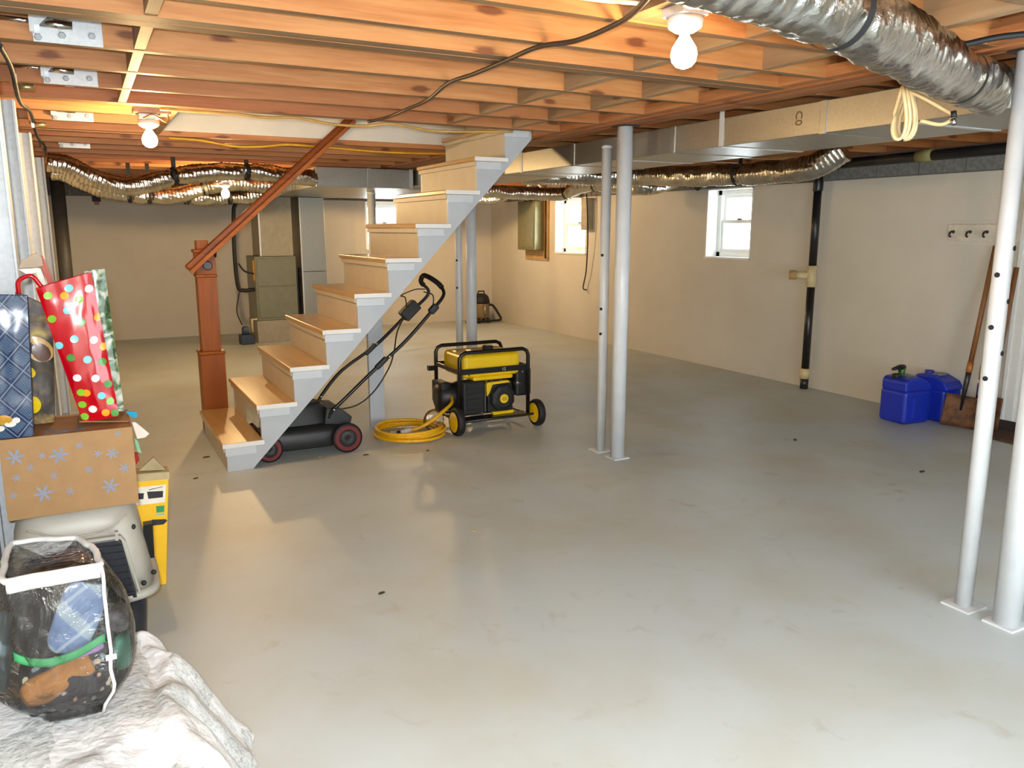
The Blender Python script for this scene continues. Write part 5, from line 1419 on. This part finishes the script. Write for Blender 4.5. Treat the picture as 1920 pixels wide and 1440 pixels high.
def quilt(u, v):
    x = -0.352 + u * 0.69
    y = 1.15 + v * 1.66
    xr = 0.315 + 0.018 * math.sin(y * 17) + 0.012 * math.sin(y * 41) - 0.12 * sstep(2.25, 2.7, y)
    yb_ = 2.76 + 0.02 * math.sin(x * 30)
    k = sstep(0.0, 0.22, xr - x) * sstep(0.0, 0.30, yb_ - y)
    h = 0.295 * k + 0.06 * math.exp(-((x - 0.10) / 0.05) ** 2 - ((y - 2.52) / 0.09) ** 2)
    n = mnoise.noise(Vector((x * 9, y * 5, 1.3))) * 0.035 + mnoise.noise(Vector((x * 24, y * 11, 4.0))) * 0.012
    flat = sstep(1.92, 2.0, y) * (1 - sstep(2.34, 2.44, y)) * (1 - sstep(0.02, 0.08, x))
    h = h + n * min(1, k * 3) * (1 - 0.85 * flat)
    h = h * (1 - flat) + min(h, 0.305) * flat
    edge = min(xr - x, yb_ - y)
    if edge < 0:
        x += min(edge * 0.9, 0) if xr - x < 0 else 0
        y += min(edge * 0.9, 0) if yb_ - y < 0 else 0
        h = 0.0
    else:
        h += 0.028 * sstep(0.0, 0.02, edge)
    return (x, y, max(h, 0.003))
qm = mat_quilt()
tag(MB().grid(quilt, 120, 220).build('quilt', qm), 'white patchwork quilt heaped on the floor in the lower left corner', 'quilt')

# clear vinyl bag of clothes lying on the quilt
vb = thing('vinyl_bag', (-0.13, 2.17, 0.338), 'clear vinyl storage bag with white piping, full of clothes', 'bag')
ZB, ZT = 0.338, 0.738
FY, BY, LX, RX = 2.045, 2.285, -0.222, -0.030
def bag_plan(t, z):
    """outline of the bag at height z, t 0..4 counter-clockwise from the front left corner"""
    f = (z - ZB) / (ZT - ZB)
    bul = math.sin(math.pi * min(1.0, max(0.0, f * 0.92 + 0.05))) ** 0.8
    und = 0.045 * (1 - sstep(0.0, 0.22, f))          # tucked in at the bottom
    k = int(min(3.999, t)); s = t - k
    fl, fr, br_, bl = Vector((LX + und, FY + und, 0)), Vector((RX - und * 0.6, FY + und, 0)), Vector((RX - 0.05 - und, BY - 0.02 - und, 0)), Vector((LX + 0.0 + und, BY + 0.02 - und, 0))
    a, b = ((fl, fr), (fr, br_), (br_, bl), (bl, fl))[k]
    p_ = a.lerp(b, s)
    w = math.sin(math.pi * s)
    if k == 0: p_.y -= 0.018 * w * bul
    if k == 1: p_.x += 0.088 * (w ** 0.7) * bul
    if k == 2: p_.y += 0.04 * w * bul
    if k == 3: p_.x -= 0.09 * (w ** 0.7) * bul
    p_.z = z
    n = mnoise.noise(Vector((p_.x * 15, p_.y * 15, z * 15))) * 0.008 + mnoise.noise(Vector((p_.x * 46, p_.y * 46, z * 38))) * 0.0036
    p_.y += n; p_.x += n * 0.6
    return p_
NZ = 44
m = MB().grid(lambda u, v: bag_plan(u * 4 * 0.99999, ZB + (ZT - ZB) * v), 160, NZ, True, True)
# bottom and top sheets
m.f.append(list(range(160))[::-1]); m.s.append(True)
top0 = (NZ - 1) * 160
c0 = len(m.v); m.v.append(Vector((-0.13, 2.17, ZT - 0.012)))
for i in range(160):
    m.f.append([top0 + i, top0 + (i + 1) % 160, c0]); m.s.append(True)
m.build('vinyl_shell', VINYL, vb)
PIPE = plain('white_piping', (206, 205, 202), 0.5)
MB().tube([bag_plan(i / 24, ZT) + Vector((0, 0, 0.002)) for i in range(96)], 0.008, 10, closed=True).build('top_piping', PIPE, vb)
MB().grid(lambda u, v: bag_plan(u * 0.9999, ZT) + Vector((0, -0.006 - 0.002 * math.sin(v * 3.1), -0.026 + 0.034 * v)), 24, 5).build('zip_band', PIPE, vb).modifiers.new('t', 'SOLIDIFY').thickness = 0.003
for tt in (1.0, 2.0):
    MB().tube([bag_plan(tt, ZB + (ZT - ZB) * k / 18) + Vector((0.003 * (1 if tt else -1), -0.003 if tt < 1.5 else 0.003, 0)) for k in range(19)], 0.0045, 8).build('corner_piping', PIPE, vb)
MB().cbox(bag_plan(1.0, ZB + 0.165) + Vector((0.004, -0.006, 0)), (0.024, 0.006, 0.013)).build('zip_pull', PIPE, vb)

def mat_plaid_blue():
    m, nt, b = nodes_of('blue_plaid_cotton')
    tc = nt.nodes.new('ShaderNodeTexCoord'); mp = nt.nodes.new('ShaderNodeMapping'); mp.inputs['Rotation'].default_value = (0, 0.6, 0)
    nt.links.new(tc.outputs['Object'], mp.inputs[0])
    sp = nt.nodes.new('ShaderNodeSeparateXYZ'); nt.links.new(mp.outputs[0], sp.inputs[0])
    c = srgb(92, 112, 148)
    f1 = ramp(nt, math_n(nt, 'FRACT', math_n(nt, 'MULTIPLY', sp.outputs[0], 11.0)), [(0.30, (0, 0, 0, 1)), (0.34, (1, 1, 1, 1)), (0.62, (1, 1, 1, 1)), (0.66, (0, 0, 0, 1))])
    f2 = ramp(nt, math_n(nt, 'FRACT', math_n(nt, 'MULTIPLY', sp.outputs[2], 12.0)), [(0.44, (0, 0, 0, 1)), (0.46, (1, 1, 1, 1)), (0.54, (1, 1, 1, 1)), (0.56, (0, 0, 0, 1))])
    col = mix(nt, math_n(nt, 'MULTIPLY', f1, 0.55), c, srgb(150, 160, 158))
    col = mix(nt, math_n(nt, 'MULTIPLY', f2, 0.4), col, srgb(176, 184, 188))
    nt.links.new(col, b.inputs['Base Color']); b.inputs['Roughness'].default_value = 0.9
    return m
def mat_floral():
    m, nt, b = nodes_of('black_floral_cotton')
    v = coords(nt)
    vo = nt.nodes.new('ShaderNodeTexVoronoi'); vo.inputs['Scale'].default_value = 34.0
    nt.links.new(v, vo.inputs['Vector'])
    n2 = noise(nt, v, 60, 2)
    f = math_n(nt, 'ADD', vo.outputs['Distance'], math_n(nt, 'MULTIPLY', math_n(nt, 'SUBTRACT', n2, 0.5), 0.5))
    pet = ramp(nt, f, [(0.26, (1, 1, 1, 1)), (0.33, (0, 0, 0, 1))])
    sp = nt.nodes.new('ShaderNodeSeparateColor'); nt.links.new(vo.outputs['Color'], sp.inputs[0])
    pc_ = ramp(nt, sp.outputs[0], [(0.3, srgb(206, 196, 170)), (0.6, srgb(176, 132, 110)), (0.8, srgb(140, 150, 150))])
    nt.links.new(mix(nt, pet, srgb(24, 20, 26), pc_), b.inputs['Base Color'])
    b.inputs['Roughness'].default_value = 0.85
    return m
BLACKCLOTH = plain('black_wool', (24, 22, 26), 0.95, 0, 0.2, 30, 0.3)
def cloth(name, poly_c, size, rot, mat, label, seed, amp=0.010):
    """soft folded cloth lump: a flattened rounded slab with folds"""
    cx, cy, cz = poly_c; sx, sy, sz = size
    Mr = Matrix.Rotation(rot, 4, 'Y')
    def fn(u, v):
        a = 2 * math.pi * u; b_ = (v - 0.5) * math.pi
        e = 0.5
        cb_, sb_ = math.cos(b_), math.sin(b_)
        cb2 = abs(cb_) ** e
        x = cb2 * math.copysign(abs(math.cos(a)) ** e, math.cos(a))
        z = cb2 * math.copysign(abs(math.sin(a)) ** e, math.sin(a))
        y = math.copysign(abs(sb_) ** 0.8, sb_)
        p = Mr @ Vector((x * sx, 0, z * sz))
        k = amp * mnoise.noise(Vector((p.x * 16 + seed, p.z * 16, seed)))
        return (cx + p.x, cy + y * sy + k * 1.5, cz + p.z + k)
    return tag(MB().grid(fn, 40, 14, True, True).build(name, mat), label, 'clothing', 'clothes in the vinyl bag')
cloth('folded_garment', (-0.135, 2.165, 0.60), (0.090, 0.095, 0.105), 0.0, BLACKCLOTH, 'black garment filling the upper half of the clear bag', 1)
cloth('folded_garment', (-0.13, 2.165, 0.708), (0.075, 0.08, 0.014), 0.0, plain('olive_brown_cloth', (92, 74, 52), 0.9), 'olive brown garment on top inside the clear bag', 2)
cloth('folded_garment', (-0.088, 2.064, 0.612), (0.050, 0.012, 0.092), 0.40, mat_plaid_blue(), 'light blue plaid shirt against the front of the clear bag', 3)
cloth('folded_garment', (-0.145, 2.070, 0.462), (0.082, 0.014, 0.034), -0.38, plain('tan_knit', (150, 98, 44), 0.95, 0, 0.08, 40), 'tan knitted garment low in the clear bag', 4)
cloth('folded_garment', (-0.128, 2.150, 0.425), (0.105, 0.092, 0.070), 0.0, mat_floral(), 'black floral print garment at the bottom of the clear bag', 5)
cloth('folded_garment', (0.000, 2.125, 0.475), (0.020, 0.03, 0.040), 0.0, plain('mint_cloth', (78, 136, 116), 0.9), 'mint green cloth at the right side of the clear bag', 6)
cloth('folded_garment', (0.000, 2.14, 0.555), (0.022, 0.035, 0.035), 0.1, plain('grey_print_cloth', (126, 120, 126), 0.9, 0, 0.4, 40), 'grey print cloth above the mint one in the clear bag', 7)
cloth('folded_garment', (-0.075, 2.056, 0.528), (0.036, 0.008, 0.012), -0.2, plain('lilac_cloth', (150, 110, 166), 0.9), 'thin lilac cloth edge under the green hem in the clear bag', 8, 0.004)
cloth('folded_garment', (-0.262, 2.17, 0.52), (0.02, 0.06, 0.10), 0.1, plain('pale_blue_cloth', (130, 150, 160), 0.9), 'pale blue cloth pressed against the left side of the clear bag', 9)
grn = [Vector((-0.225 + 0.19 * i / 20, 2.042 - 0.010 * math.sin(math.pi * i / 20), 0.555 - 0.030 * math.sin(math.pi * (i / 20) ** 0.8))) for i in range(21)]
gm_ = MB().grid(lambda u, v: grn[int(round(u * 20))] + Vector((0, 0.004 * v, 0.020 * (v - 0.5))), 21, 4)
go_ = gm_.build('green_hem', plain('bright_green_trim', (40, 140, 80), 0.6))
go_.modifiers.new('t', 'SOLIDIFY').thickness = 0.003
tag(go_, 'bright green hem running across the front of the clear bag', 'trim')
